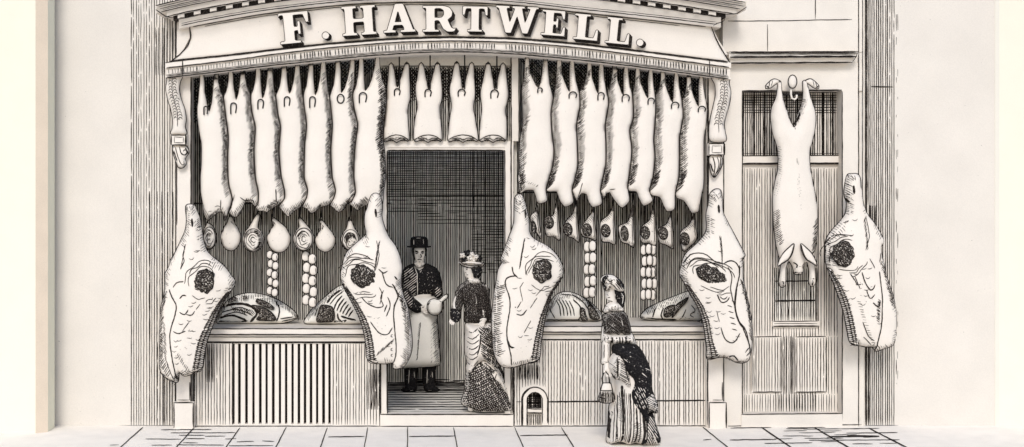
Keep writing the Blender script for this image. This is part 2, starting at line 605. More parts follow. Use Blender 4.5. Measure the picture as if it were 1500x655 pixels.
# return ends of the fascia box
prism(b, [(259.5, 25), (276.5, 37), (278, 55), (266, 78), (258.5, 84)], -.13, .13)
draw(b, [([(259.5, 25), (266, 28), (276, 36)], 1.6), ([(258, 26), (258, 84)], 1.2)], flat_conv(-.13), 4)
prism(b, [(1042, 36), (1052, 58), (1066, 80), (1042, 82)], -.13, .13)
fascia = b.link('fascia', (M_WOOD, M_INK), shop)

# moulding under the fascia, with a beaded strip
b = B()
band(b, 242, 1071, L2, L1, lambda x, v: Yf(x) - .03, .32)
band(b, 244, 1069.5, lambda x: L1(x) - .3, lambda x: L0(x) - 2.8, lambda x, v: Yf(x) - .012, .30)
band(b, 243, 1070.5, lambda x: L0(x) - 3.0, L0, lambda x, v: Yf(x) - .024, .31)
cv = lambda x, y: P(x, y, Yf(x) - .035)
st = [(along(242, 1071, L2, .4), 1.3), (along(244, 1070, L1, -.5), 1.7), (along(244, 1070, L0, -3.0), 1.2), (along(243, 1070, L0, -.2), 1.9), (along(243, 1070, L0, -4.6), .8)]
x = 247.
while x < 1068:
    t, d = L1(x) + 1.6, L0(x) - 4.6
    k = rnd.random()
    if k > .04: st.append(([(x + rnd.gauss(0, .3), t + rnd.uniform(0, 1.5)), (x + rnd.gauss(0, .3), d - rnd.uniform(0, 2.0))], rnd.uniform(1.3, 2.2)))
    x += rnd.uniform(3.6, 5.2) if not (330 < x < 300) else 3
for xx in (267.5, 1039.5): st.append(([(xx, L2(xx)), (xx, L0(xx))], 1.4))
draw(b, st, cv, 5)
b.link('moulding', (M_WOOD, M_INK), shop)

# cornice: bed mould, dentils, corona
b = B()
band(b, 262, 1056, lambda x: LD(x) + 4.2, lambda x: L3(x) - .3, lambda x, v: Yf(x) - .02 - .06 * v, .3)
band(b, 254, 1063, lambda x: LD(x) - 3.5, lambda x: LD(x) + 4.4, lambda x, v: Yf(x) - .08, .34, mi=1)
KC = lambda x: LD(x) - 12.5
band(b, 244, 1079, KC, lambda x: LD(x) - 3.3, lambda x, v: Yf(x) - .13 - .02 * v, .40)
KT = lambda x: LD(x) - 24
band(b, 229, 1093, KT, lambda x: KC(x) + .2, lambda x, v: Yf(x) - .17 - .06 * v, .5)
cv = None
st = [(along(244, 1079, LD, -3.6), 1.5), (along(236, 1086, LD, -12.4), 1.4), (along(228, 1094, LD, -23.6), 1.6), (along(234, 1090, LD, -17.2), 1.1), (along(232, 1090, LD, -20.5), .9), (along(238, 1085, LD, -15.), .8)]
st += [([(228, 14), (244, 25), (254, 26)], 1.5), ([(1094, 10), (1079, 20.5), (1063, 21)], 1.4)]
draw(b, st, lambda x, y: P(x, y, Yf(x) - .24 + .075 * min(1, max(0, (y - LD(x) + 24) / 24))), 6)
draw(b, [(along(262, 1056, LD, 4.6), 1.4), (along(266, 1052, L3, -4.2), 1.5), (along(266, 1052, L3, -7.2), .8), ([(1062, 24), (1060, 32), (1050, 34), (1045, 38)], 1.4)], lambda x, y: P(x, y, Yf(x) - .085), 6)
cornice = b.link('cornice', (M_WOOD, M_INK), shop)
x = 265.
while x < 1062:
    b = B()
    w = 9.5 if x < 655 else 10.5
    q = [(x - w / 2, LD(x - w / 2) - 2.6), (x + w / 2, LD(x + w / 2) - 2.6), (x + w / 2, LD(x + w / 2) + 3.2), (x - w / 2, LD(x - w / 2) + 3.2)]
    V = [P(a, c, Yf(x) - .11) for a, c in q]; V += [(a, c + .032, e) for a, c, e in V]
    b.add(V, [(3, 2, 1, 0), (0, 1, 5, 4), (1, 2, 6, 5), (2, 3, 7, 6), (3, 0, 4, 7)], 0)
    draw(b, [([q[0], q[1]], .9), ([q[3], q[2]], .9)], lambda a, c: P(a, c, Yf(x) - .114), 4)
    if 0 < LD(x) + 4 or abs(x - 655) > 280: b.link('dentil', (M_WOOD, M_INK), cornice)
    x += 23.6 if x < 655 else 22.2

# wall over the cornice
b = B()
prism(b, rect(258.5, -70, 1063.5, 40), .14, .3); prism(b, rect(258.5, 40, 282, 108), .14, .3); prism(b, rect(1038, 40, 1063.5, 108), .14, .3)
b.link('upper_wall', (M_STONE, M_INK), shop)

# ---- lettering
LET = {
 'F': [[(0,0),(.70,0),(.70,.09),(.50,.09),(.50,.40),(.62,.40),(.62,.28),(.71,.28),(.71,.70),(.62,.70),(.62,.53),(.50,.53),(.50,.90),(.82,.90),(.90,.64),(1,.64),(1,1),(0,1),(0,.86),(.06,.92),(.16,.92),(.16,.09),(0,.09)]],
 'H': [[(0,0),(.44,0),(.44,.09),(.34,.09),(.34,.44),(.64,.44),(.64,.09),(.55,.09),(.55,0),(1,0),(1,.09),(.91,.09),(.91,.91),(1,.91),(1,1),(.55,1),(.55,.91),(.64,.91),(.64,.57),(.34,.57),(.34,.91),(.44,.91),(.44,1),(0,1),(0,.91),(.09,.91),(.09,.09),(0,.09)]],
 'A': [[(0,0),(.38,0),(.38,.09),(.28,.09),(.33,.25),(.60,.25),(.65,.09),(.52,.09),(.52,0),(1,0),(1,.09),(.93,.09),(.64,1),(.38,1),(.10,.09),(0,.09)], [(.37,.37),(.56,.37),(.47,.74)]],
 'R': [[(0,0),(.48,0),(.48,.09),(.36,.09),(.36,.43),(.48,.43),(.60,.12),(.72,0),(.92,0),(1,.16),(.92,.12),(.84,.18),(.74,.46),(.86,.58),(.88,.76),(.80,.93),(.62,1),(0,1),(0,.91),(.10,.91),(.10,.09),(0,.09)], [(.36,.55),(.54,.55),(.62,.63),(.62,.80),(.54,.89),(.36,.89)]],
 'T': [[(.2,0),(.8,0),(.8,.09),(.66,.09),(.66,.90),(.86,.90),(.91,.64),(1,.64),(1,1),(0,1),(0,.64),(.09,.64),(.14,.90),(.34,.90),(.34,.09),(.2,.09)]],
 'W': [[(0,1),(.32,1),(.32,.91),(.25,.91),(.335,.40),(.44,.91),(.38,.91),(.38,1),(.68,1),(.68,.91),(.61,.91),(.69,.40),(.80,.91),(.73,.91),(.73,1),(1,1),(1,.91),(.94,.91),(.76,0),(.63,0),(.50,.62),(.37,0),(.24,0),(.06,.91),(0,.91)]],
 'E': [[(0,0),(1,0),(1,.38),(.91,.38),(.84,.11),(.50,.11),(.50,.43),(.61,.43),(.61,.31),(.70,.31),(.70,.71),(.61,.71),(.61,.56),(.50,.56),(.50,.89),(.80,.89),(.88,.66),(.97,.66),(.97,1),(0,1),(0,.91),(.15,.91),(.15,.09),(0,.09)]],
 'L': [[(0,0),(1,0),(1,.44),(.91,.44),(.83,.11),(.50,.11),(.50,.91),(.66,.91),(.66,1),(0,1),(0,.91),(.15,.91),(.15,.09),(0,.09)]],
}
b = B()


def letter(polys, x, y, w, h, rot, sh=(4.0, 4.6)):
    c, s = math.cos(rot), math.sin(rot)
    tr = lambda p: (x + p[0] * w * c + p[1] * h * s, y + p[0] * w * s - p[1] * h * c)
    Q = [[tr(p) for p in poly] for poly in polys]

    def sheet(off, dy, mi, thick=.0):
        pts = [[(a + off[0], e + off[1]) for a, e in q] for q in Q]
        tri = tessellate_polygon([[Vector((a, -e, 0)) for a, e in q] for q in pts])
        fl = [p for q in pts for p in q]
        V = [P(a, e, Yf(a) - dy) for a, e in fl]
        F = [tuple(t) for t in tri]
        if thick:
            n = len(V); V += [(a, e + thick, f) for a, e, f in V]
            F += [(i + n, j + n, k + n) for i, k, j in tri]
            o = 0
            for q in pts:
                m = len(q)
                F += [(o + i, o + (i + 1) % m, o + (i + 1) % m + n, o + i + n) for i in range(m)]
                o += m
        b.add(V, F, mi)
    sheet((0, 0), .050, 0, .014)
    for q in Q:
        pts = [P(a, e, Yf(a) - .052) for a, e in resample(q + [q[0]], 3)[:-1]]
        tube3(b, pts, .0030, 1, 4, True)
    n = 8
    for k in range(1, n + 1):
        sheet((sh[0] * k / n, sh[1] * k / n), .034 - .0026 * k, 1)


slope = lambda x: math.atan2(L2(x + 20) - L2(x - 20), 40)
for ch, x, y, w, h in [('F', 411, 65.5, 44, 46), ('H', 502, 53.2, 50, 43.5), ('A', 562, 48.5, 47, 42.5), ('R', 619, 46.8, 50, 38.5), ('T', 677, 46.2, 37, 37.5),
                       ('W', 725, 47.5, 63, 40), ('E', 792, 51.0, 35, 37.5), ('L', 839, 57.0, 36, 38), ('L', 886, 62.6, 35, 38.5)]:
    letter(LET[ch], x, y, w, h, slope(x + w / 2) * (.85 if ch != 'R' else .3))
for cx, cy in ((477, 52.5), (937.5, 63)):
    letter([[(.5 + .5 * math.cos(a), .5 + .5 * math.sin(a)) for a in np.linspace(0, 2 * math.pi, 20, endpoint=False)]], cx - 5.5, cy + 5, 11, 11, 0, (3.6, 2.6))
b.link('lettering', (M_WOOD, M_INK), fascia)

# ---- pilasters with scrolled brackets
for x0, x1, bx0, bx1, gx0, gx1 in ((258.5, 280, 254, 284, 243, 276), (1035, 1060, 1038, 1064.5, 1036, 1070)):
    b = B()
    left = x0 < 600
    slab('', rect(x0, 96, x1, gy(-.06)), -.06, .14, None, None,
         [([(x0 + .6, 215 if left else 228), (x0 + .6, 330)], 1.2), ([(x1, 112), (x1, 620)], 2.2 if left else 1.6), ([(x1 - 2, 560), (x1 - 2, 586)], 1.6)] +
         ([([(1037, 112), (1037, 300)], 2.6), ([(1036.5, 525), (1036.5, 622)], 2.0)] if not left else []), bld=b)
    pil = b.link('pilaster', (M_WOOD, M_INK), shop)
    slab('base', [rect(bx0, 589, bx1, gy(-.10))], -.10, .04, (M_WOOD, M_INK), pil,
         [([(bx0, 589.8), (bx1, 589.8)], 1.8), ([(bx0 + .8, 590), (bx0 + .8, 627)], 1.7), ([(bx1 - .8, 590), (bx1 - .8, 627)], 2.2), ([(bx0 + 6, 586), (bx1 - 5, 586)], 1.4)])
    # bracket: S-shaped leaf console
    if left:
        out = [(246, 110), (243.5, 122), (243, 133), (246, 147), (250, 160), (252.5, 175), (252, 188), (251, 197), (273, 197), (271.5, 186), (273, 175), (271, 160), (266, 146), (263, 132), (264.5, 120), (267, 110)]
        mid = [(255, 112), (253.5, 125), (254.5, 138), (258, 152), (261.5, 168), (261.5, 186)]
    else:
        out = [(1043, 112), (1047, 125), (1047.5, 140), (1044, 157), (1040, 175), (1038.5, 190), (1041, 207), (1063, 207), (1062, 192), (1061, 180), (1065, 165), (1069, 150), (1070.5, 135), (1068, 122), (1068, 112)]
        mid = [(1057, 112), (1059, 128), (1058.5, 142), (1055, 158), (1051, 175), (1051, 195)]
    st = [(mid, .9, 1, True)]
    for (px, py) in resample(mid, 4.2)[1:-3]:
        k = rnd.uniform(.8, 1.2)
        st.append(([(px - 1, py), (px - 4 * k, py - 2.5), (px - 6 * k, py + 1.5)], 1.1, 1, True))
        st.append(([(px + 1, py + 1), (px + 4 * k, py - 2.0), (px + 6.5 * k, py + 2)], 1.1, 1, True))
        if rnd.random() < .7: st.append(([(px + rnd.uniform(-5, 4), py + 1), (px + rnd.uniform(-4, 6), py + 3)], .9))
    body('console_bracket', out, -.13, .07, 8, .08, (M_WOOD, M_INK), pil, st, 1.4)
    if left:
        blk = rect(250.5, 197.5, 273.5, 212.5); y = 212
        leaf = [(254, 213), (254, 225), (258, 238), (262, 246), (268, 246), (273, 240), (272, 232), (277, 224), (275, 216), (270, 213)]
        ls = [([(258, 216), (261, 228), (266, 240), (270, 242), (270, 236)], 1.2, 1, True), ([(264, 215), (266, 224), (271, 228), (275, 223), (272, 219), (269, 222)], 1.6, 1, True), ([(255, 222), (260, 236)], 1.8), ([(272, 217), (276, 225)], 2.2)]
    else:
        blk = rect(1038, 210, 1062, 227.5); y = 227
        leaf = [(1040, 228), (1039, 240), (1041, 252), (1045, 260), (1049, 258), (1054, 250), (1058, 240), (1056, 228)]
        ls = [([(1043, 230), (1046, 242), (1045, 256)], 1.5, 1, True), ([(1049, 230), (1052, 241), (1047, 257)], 1.2, 1, True), ([(1055, 231), (1054, 244), (1049, 254)], 1.8, 1, True), ([(1040, 240), (1044, 252)], 1.9)]
    b = B()
    prism(b, blk, -.16, .10)
    q = np.array(blk); c = q.mean(0)
    draw(b, edges(blk, 1.6) + edges([tuple(c + (p - c) * np.array([.62, .62])) for p in q], .9) + [([(blk[1][0] - 1.5, blk[1][1]), (blk[2][0] - 1.5, blk[2][1])], 2.4)], flat_conv(-.16), 5)
    b.link('bracket_block', (M_WOOD, M_INK), pil)
    body('leaf_drop', leaf, -.11, .05, 8, .05, (M_WOOD, M_INK), pil, ls, 1.5)

# ---- display windows: pale backs behind the meat, their shade drawn as ink hatching
for x0, x1, left in ((281, 566, True), (761, 1036, False)):
    Yd = .78
    st = vlines(x0 - 22, x1 + 20, 80, 480, 2.9, 1.35, .08, .35, seg=(20, 90), hole=(1, 3))
    pr = lambda f: f
    q = [(x0 - 12, 118), (x0 + 60, 105), (x0 + 140, 92), (x1 + 10, 82), (x1 + 10, 180), (x0 - 12, 180)] if left else \
        [(x0 - 12, 82), (x0 + 120, 92), (x1 - 60, 105), (x1 + 10, 118), (x1 + 10, 180), (x0 - 12, 180)]
    st += hatch(q, 48, 3.1, 1.5, .05) + hatch(q, -48, 3.4, 1.2, .08)
    q2 = [(x0 - 12, 180), (x1 + 10, 180), (x1 + 10, 330), (x0 - 12, 330)]
    st += vlines(x0 - 12, x1 + 10, 180, 330, 3.3, .8, .4, .5)
    xa, xb = (x0 - 30, 560) if left else (757, x1 + 30)
    st = [q_ for q_ in st if xa < q_[0][0][0] < xb and xa < q_[0][-1][0] < xb]
    slab('display_back', rect(xa, 60, xb, 500), Yd, .05, (M_BACK, M_INK), shop, st)

# ---- stall risers and counters
def riser_left():
    b = B()
    Y = 0.0
    prism(b, rect(284, 500, 340, gy(Y)), Y, .1); prism(b, rect(484.5, 500, 557, gy(Y)), Y, .1)
    prism(b, rect(340, 500, 484.5, 503.5), Y, .1); prism(b, rect(340, 621.5, 484.5, gy(Y)), Y, .1)
    st = vlines(286, 338, 503, 622, 4.3, 1.1, .12, .35) + vlines(486, 555, 503, 622, 4.2, 1.1, .10, .35)
    st += vlines(300, 316, 503, 560, 3, 1.3, .4, .6) + vlines(536, 556, 540, 600, 2.6, 1.2, .6, .6)
    st += [([(284, 501.2), (557, 501.2)], 3.4), ([(284, 624.2), (557, 624.2)], 1.3), ([(284.6, 502), (284.6, 624)], 2.2), ([(340.5, 503), (340.5, 622)], 1.7), ([(556.3, 500), (556.3, 624)], 2.0)]
    draw(b, st, flat_conv(Y), 9)
    r = b.link('stall_riser', (M_WOOD, M_INK), shop)
    b = B()
    prism(b, rect(338, 498, 487, 626), .085, .02, 1)
    xs = [341.5, 350.5, 360.8, 371.3, 381, 390.3, 400.2, 409.8, 419, 428.3, 437.5, 446.6, 455.5, 464.5, 474, 482.6]
    for i in range(len(xs) - 1):
        a = xs[i] + 2.0 + rnd.uniform(-.35, .35); c = xs[i + 1] - 1.9 + rnd.uniform(-.35, .35)
        prism(b, rect(a, 502.5, c, 622.5), .012, .04, 0)
    b.link('grille', (M_WOOD, M_INK), r)


def riser_right():
    b = B()
    Y = 0.0
    arch = [(772.5, 624.5), (772.5, 590)] + ell(783.2, 586, 10.7, 11, 0, 14, 180, 360) + [(794, 590), (794, 624.5)]
    # board split around the arched hole
    outl = [(752, 496), (1036, 496), (1036, gy(Y)), (794, gy(Y))] + arch[::-1][1:-1] + [(772.5, gy(Y)), (752, gy(Y))]
    prism(b, outl, Y, .1)
    arc = lambda r: [(783.2 - r, 623), (783.2 - r, 588)] + ell(783.2, 586, r, r, 0, 14, 180, 360) + [(783.2 + r, 588), (783.2 + r, 620)]
    low = lambda x: (560 if abs(x - 783) > 21 else 560)
    st = vlines(755, 1034, lambda x: 499, lambda x: 622.5 if abs(x - 783) > 20 else 563 + abs(x - 783) * .25, 4.2, 1.1, .10, .35)
    st += [([(752, 497), (1036, 497)], 3.2), ([(752, 624.2), (1036, 623.6)], 1.3), ([(752.8, 530), (752.8, 624)], 2.6), ([(1035.4, 497), (1035.4, 623)], 1.8),
           ([(756, 588.5), (763, 588.5)], 2.0), ([(803, 588.6), (1034, 586.5)], 2.1)]
    st += vlines(756, 790, 534, 556, 2.6, 1.5, .2, .4, seg=(6, 14))
    st += [(arc(19), 1.7), (arc(18) [:8], 2.4), (arc(11.4), 1.2)]
    draw(b, st, flat_conv(Y), 5)
    r = b.link('stall_riser', (M_WOOD, M_INK), shop)
    b = B()
    prism(b, rect(768, 568, 798, 626), .075, .02, 0)
    draw(b, hatch(rect(771, 572, 796, 600), 90, 2.0, 1.7, 0) + hatch(rect(771, 572, 796, 600), 0, 2.6, 1.5, 0) + vlines(772, 796, 606, 624, 2.7, 1.3, .1), flat_conv(.075), 5)
    prism(b, rect(772.6, 599, 793.9, 604), .03, .03, 0)
    draw(b, [([(772, 598.6), (794, 599.4)], 1.2), ([(772, 604.6), (794, 605.2)], 2.0)], flat_conv(.028), 5)
    b.link('boot_scraper', (M_WOOD, M_INK), r)


riser_left(); riser_right()
for x0, x1, yt in ((279, 562, 481), (752, 1036, 477.5)):
    b = B()
    Y = -.05
    ztop = CZ - (yt - VY) * (D + Y) / K
    prism(b, rect(x0, yt, x1, yt + 9), Y, .80)
    prism(b, rect(x0 + 1, yt + 9, x1 - 1, yt + 13), Y + .02, .76)
    prism(b, rect(x0 + 2, yt + 13, x1 - 2, yt + 19), Y + .035, .74)
    draw(b, [([(x0, yt + .6), (x1, yt + .6)], 1.5), ([(x0, yt + 9), (x1, yt + 9)], 1.7), ([(x0, yt + 12.6), (x1, yt + 12.6)], 1.1)], flat_conv(Y, .004), 9)
    b.link('counter', (M_STONE, M_INK), shop)
    if x0 < 600: Z_LEFT = ztop
    else: Z_RIGHT = ztop

# ---- doorway
b = B()
st = vlines(540, 770, 215, 562, 3.2, 1.15, .06, .3, seg=(30, 120), hole=(1, 2))
st += hlines(545, 770, 218, 290, 3.4, 1.1, .2, .25)  # cross hatching draws the doorway's shade, deepest at the top
st += hlines(545, 640, 285, 310, 5.5, 1.1, .7, .5, seg=(10, 50)) + hlines(610, 765, 285, 330, 5.0, 1.2, .6, .5, seg=(12, 50), hole=(3, 20)) + hlines(690, 765, 325, 400, 4.2, 1.2, .5, .4, seg=(8, 30), hole=(2, 8))
st += vlines(690, 760, 215, 480, 6, 1.0, .3, .6)
st += hlines(600, 700, 556, 562, 2, 2.0, .6, .3)
slab('', rect(480, 150, 840, 585), 2.02, .1, None, None, st, bld=b)
b.V = b.V; b.link('back_wall', (M_BACK, M_INK), shop)
for xa in (-.56, 1.26):
    b = B()
    z1 = 3.2
    b.add([(xa, .86, 0), (xa + .05, .86, 0), (xa + .05, 2.0, 0), (xa, 2.0, 0), (xa, .86, z1), (xa + .05, .86, z1), (xa + .05, 2.0, z1), (xa, 2.0, z1)],
          [(0, 1, 5, 4), (1, 2, 6, 5), (2, 3, 7, 6), (3, 0, 4, 7), (4, 5, 6, 7)], 0)
    b.link('side_partition', (M_BACK,), shop)
for xa, ya in ((-.27, .142), (1.03, .142), (-2.33, .142), (3.16, .305)):
    b = B()
    z1 = 3.75
    q = [(xa, ya), (xa + .03, ya), (xa + .03, .858), (xa, .858)]
    b.add([(x, y, .004) for x, y in q] + [(x, y, z1) for x, y in q], [(0, 1, 5, 4), (1, 2, 6, 5), (2, 3, 7, 6), (3, 0, 4, 7), (4, 5, 6, 7), (3, 2, 1, 0)], 0)
    b.link('window_cheek', (M_BACK,), shop)
# frame
b = B()
Yj = 0.02
prism(b, rect(557.5, 216, 567.5, 607), Yj, .12); prism(b, rect(739.5, 216, 752, 607), Yj, .12); prism(b, rect(557.5, 207, 752, 216), Yj, .12)
prism(b, rect(749, 78, 761, 206.8), Yj, .12)
draw(b, [([(567.3, 221), (567.3, 606)], 2.3), ([(568, 220.6), (740, 220.6)], 2.6), ([(739.6, 221), (739.6, 470)], 1.5), ([(748.6, 80), (748.6, 607)], 2.0), ([(760, 80), (760, 300)], 1.5), ([(558, 215), (558, 607)], 1.1), ([(751.2, 540), (751.2, 607)], 2.4)], flat_conv(Yj), 8)
prism(b, rect(567.5, 216, 739.5, 220.2), Yj + .01, .1)
b.link('door_frame', (M_WOOD, M_INK), shop)
slab('doorstep', rect(556.8, 606.5, 752, gy(-.01)), -.01, .138, (M_STONE, M_INK), shop, [([(557, 607), (752, 607)], 1.7), ([(557, 624.5), (752, 624.5)], 1.3)])
# transom light
Yt = .09
b = B()
prism(b, rect(556, 70, 756, 97), Yt - .02, .05)
slab('', rect(556, 96, 756, 212), Yt, .04, None, None,
     vlines(556, 752, 98, 207, 2.9, 1.7, .05, .3) + hatch(rect(556, 98, 752, 150), 52, 3.0, 1.5, .05) + hatch(rect(556, 98, 752, 145), -52, 3.3, 1.2, .05), bld=b)  # close ink hatching draws the darkness over the door
draw(b, [([(558, 97), (748, 97)], 1.2)], flat_conv(Yt - .02), 8)
b.link('transom_light', (M_BACK, M_INK), shop)

# ---- side entrance
b = B()
Ys = 0.0
prism(b, rect(1059, -70, 1265, 76), Ys, .3); prism(b, rect(1059, 92, 1265, 133), Ys, .3); prism(b, rect(1059, 76, 1265, 92), Ys + .01, .28)
prism(b, rect(1059, 133, 1087, gy(Ys)), Ys, .3); prism(b, rect(1233.5, 133, 1258, gy(Ys)), Ys, .3); prism(b, rect(1258, 133, 1265, gy(Ys)), Ys + .02, .28)
draw(b, [([(1066, 31), (1150, 30.5), (1248, 28.5)], 1.1), ([(1194.2, -10), (1194.2, 28)], 1.2), ([(1124.2, 36), (1124.2, 75)], 1.2), ([(1257.6, -20), (1257.6, 624)], 1.4), ([(1263.5, -20), (1263.5, 300)], 1.1),
         ([(1087.3, 134), (1087.3, 620)], 1.6), ([(1233.6, 134), (1233.6, 618)], 1.6), ([(1066, 624), (1262, 622)], 1.2), ([(1087, 133.6), (1140, 133.4)], 2.6), ([(1182, 132.6), (1233, 132.2)], 2.6)], flat_conv(Ys), 9)
b.link('stone_wall', (M_STONE, M_INK), shop)
b = B()
prism(b, [(1068, 75.5), (1257.5, 75), (1257.5, 80), (1254, 84.5), (1068, 85.5)], -.12, .12)
prism(b, [(1068, 85.5), (1253, 84.5), (1248, 92), (1068, 93)], -.08, .08)
draw(b, [([(1068, 76), (1257, 75.5)], 1.4), ([(1068, 78.5), (1256, 78)], .8), ([(1069, 83.8), (1254, 83)], 2.8), ([(1257, 75.5), (1256.8, 80), (1248, 91.5)], 1.3)] + hlines(1069, 1255, 76, 84, 1.9, .9, .35), flat_conv(-.12), 8)
draw(b, [([(1068, 92.6), (1248, 91.4)], 2.4)], flat_conv(-.08), 8)
b.link('lintel_cornice', (M_STONE, M_INK), shop)
slab('doorstep', rect(1086, 606.5, 1234, gy(-.01)), -.01, .16, (M_STONE, M_INK), shop, [([(1086, 607), (1234, 605.6)], 1.5)])
# the door itself
Yd = .13
X = lambda a: a
b = B()
prism(b, rect(1085, 130, 1236, 244), Yd + .035, .05)      # top panel ground
prism(b, rect(1083, 241, 1134, 612), Yd, .05); prism(b, rect(1196, 241, 1237, 612), Yd, .05)
prism(b, rect(1134, 241, 1196, 392), Yd, .05); prism(b, rect(1134, 478, 1196, 612), Yd, .05)
st = vlines(1088, 1133, 246, 492, 3.8, 1.1, .06, .3) + vlines(1197, 1233, 246, 492, 3.8, 1.1, .06, .3) + vlines(1134, 1197, 480, 605, 3.9, 1.05, .06, .3)
st += vlines(1088, 1233, 577, 605, 3.9, 1.0, .08, .3) + vlines(1088, 1100, 492, 577, 3.9, 1.0, .1) + vlines(1147, 1163, 492, 577, 4.0, 1.1, .1) + vlines(1211, 1233, 492, 577, 4.4, 1.0, .1)
st += vlines(1134, 1197, 246, 392, 3.8, 1.1, .06, .3)
draw(b, st, flat_conv(Yd), 9)
draw(b, vlines(1087, 1234, 134, 240, 3.2, 1.6, .05, .3) + hlines(1087, 1234, 134, 168, 3.6, 1.2, .3) + [([(x, 134), (x, 240)], 2.8) for x in (1104.5, 1120, 1152, 1168, 1205, 1219.5)], flat_conv(Yd + .035), 9)
door = b.link('side_door', (M_WOOD, M_INK), shop)
slab('rail', rect(1084, 228.5, 1236, 240.5), Yd - .03, .03, (M_WOOD, M_INK), door, [([(1086, 228.5), (1235, 227.5)], 1.3), ([(1086, 240), (1235, 239.5)], 3.0), ([(1086, 225), (1235, 225)], .8)])
b = B()
prism(b, rect(1133, 391, 1197, 479), Yd + .025, .03)
draw(b, vlines(1136, 1196, 392, 470, 2.7, 1.35, .08, .3) + [([(1135, 412), (1196, 411.5)], 1.8), ([(1135, 441), (1197, 440)], 2.4)], flat_conv(Yd + .025), 8)
draw(b, [([(1134.5, 392), (1134.5, 478)], 1.6), ([(1196.5, 392), (1196.5, 476)], 2.0)], flat_conv(Yd), 8)
win = b.link('window', (M_BACK, M_INK), door)
slab('letter_sill', rect(1132, 470.5, 1200, 478.5), Yd - .03, .05, (M_WOOD, M_INK), door, [([(1133, 471), (1198, 470.5)], 1.1), ([(1133, 478), (1200, 477.6)], 2.2), ([(1134, 474), (1197, 474)], .8)])
for x0, x1 in ((1101, 1146), (1164, 1211)):
    slab('panel', rect(x0, 493, x1, 575), Yd - .014, .014, (M_WOOD, M_INK), door,
         vlines(x0 + 1, x1, 494, 574, 3.9, 1.1, .05, .3) + [([(x0 + 1, 493.5), (x1 - 1, 493)], 1.3), ([(x0 + 2, 574.5), (x1 - 1, 574)], 1.6), ([(x1 - .8, 494), (x1 - .8, 574)], 1.6), ([(x0 + .8, 496), (x0 + .8, 572)], .9)])
# ================================================================== MEAT
def meat(name, loc_px, Y0, label, cat, group):
    return thing(name, P(loc_px[0], loc_px[1], Y0), label, cat, group)


def hook_on(root, pts, Y0, T, r=1.0, closed=False):
    s = (D + Y0) / K
    b = B()
    q = [((x - VX) * s, Y0 - T, CZ - (y - VY) * s) for x, y in pts]
    tube3(b, q, r * s, 0, 6, closed)
    return b.link('hook', (M_IRON,), root)


def side_at(pts):
    ys = [p[1] for p in pts]; xs = [p[0] for p in pts]
    return lambda y: float(np.interp(y, ys, xs))


# ---- rows of whole carcasses
def carcass(i, L, R_, tl, tr, crotch, bottom, loop, Y0, hatch_right, label, group, extra=(), closed=False):
    lx, ly = tl; rx, ry = tr; cx, cy = crotch
    out = [(lx - 2.6, ly - 4), (lx + 2.4, ly - 4), (lx + 4.0, ly + 8), (lx + 4.2, lerp(ly, cy, .42)), (lerp(lx + 4, cx, .36), lerp(ly, cy, .66)), (lerp(lx + 4, cx, .74), lerp(ly, cy, .90)), (cx, cy),
           (lerp(rx - 4, cx, .62), lerp(ry, cy, .86)), (lerp(rx - 4, cx, .26), lerp(ry, cy, .56)), (rx - 4.2, ry + 10), (rx - 3.2, ry + 3), (rx - 2.4, ry - 4), (rx + 2.6, ry - 4),
           (rx + 3.4, ry + 10), (lerp(rx + 4, R_[0][0], .35), lerp(ry + 10, R_[0][1], .6))]
    out += R_ + bottom + L[::-1]
    out += [(lerp(lx - 4, L[0][0], .35), lerp(ly + 10, L[0][1], .6)), (lx - 3.4, ly + 10)]
    root = meat('hanging_carcass', (cx, max(p[1] for p in bottom)), Y0, label, 'carcass', group)
    st = list(extra)
    if hatch_right:  # shade on one flank, drawn as ink hatching
        e = [(rx + 3, ry + 16)] + R_
        st += rim(e, 10, 2.5, -1, 1.0, .95, 95, 285) + rim(e, 6, 2.2, -1, .5, .95, 130, 262)
        st += rim(bottom, 8, 2.8, .45, -1, .9, 285, 330)
        st += rim([(rx - 3, ry + 8), (lerp(rx - 4, cx, .40), lerp(ry, cy, .50))], 2, 3, 1, .2, .8)
        if i == 6: st += rim(R_, 12, 2.6, -1, .7, 1.2, 120, 215) + rim(R_, 8, 2.2, -1, .5, 1.1, 215, 275)
    else:
        e = [(lx - 3, ly + 12)] + L
        st += rim(e, 12, 2.9, 1, -.85, .85, 88, 275) + rim(e, 6.5, 2.6, 1, -.5, .8, 100, 270)
        st += rim([(rx - 3.5, ry + 6), (lerp(rx - 4, cx, .40), lerp(ry, cy, .50)), (lerp(rx - 4, cx, .75), lerp(ry, cy, .84))], 3.5, 2.6, 1, -.4, .8)
        st += rim(L[-2:], 14, 3.0, 1, -1.1, 1.0, 225, 285)
    body('flesh', out, Y0, .085, 15, .07, (M_MEAT, M_INK), root, st, 1.35, tens=.6)
    if loop:
        if closed: hook_on(root, ell(*loop, 0, 16), Y0, .066, .95, True)
        else:
            x, y, w, h = loop
            hook_on(root, [(x - w, y + h), (x - w * 1.05, y + h * .4)] + ell(x, y + w * .8, w, w * .9, 0, 8, 195, 345) + [(x + w * 1.05, y + h * .35), (x + w * .75, y + h * .9)], Y0, .066, .95)
    return root


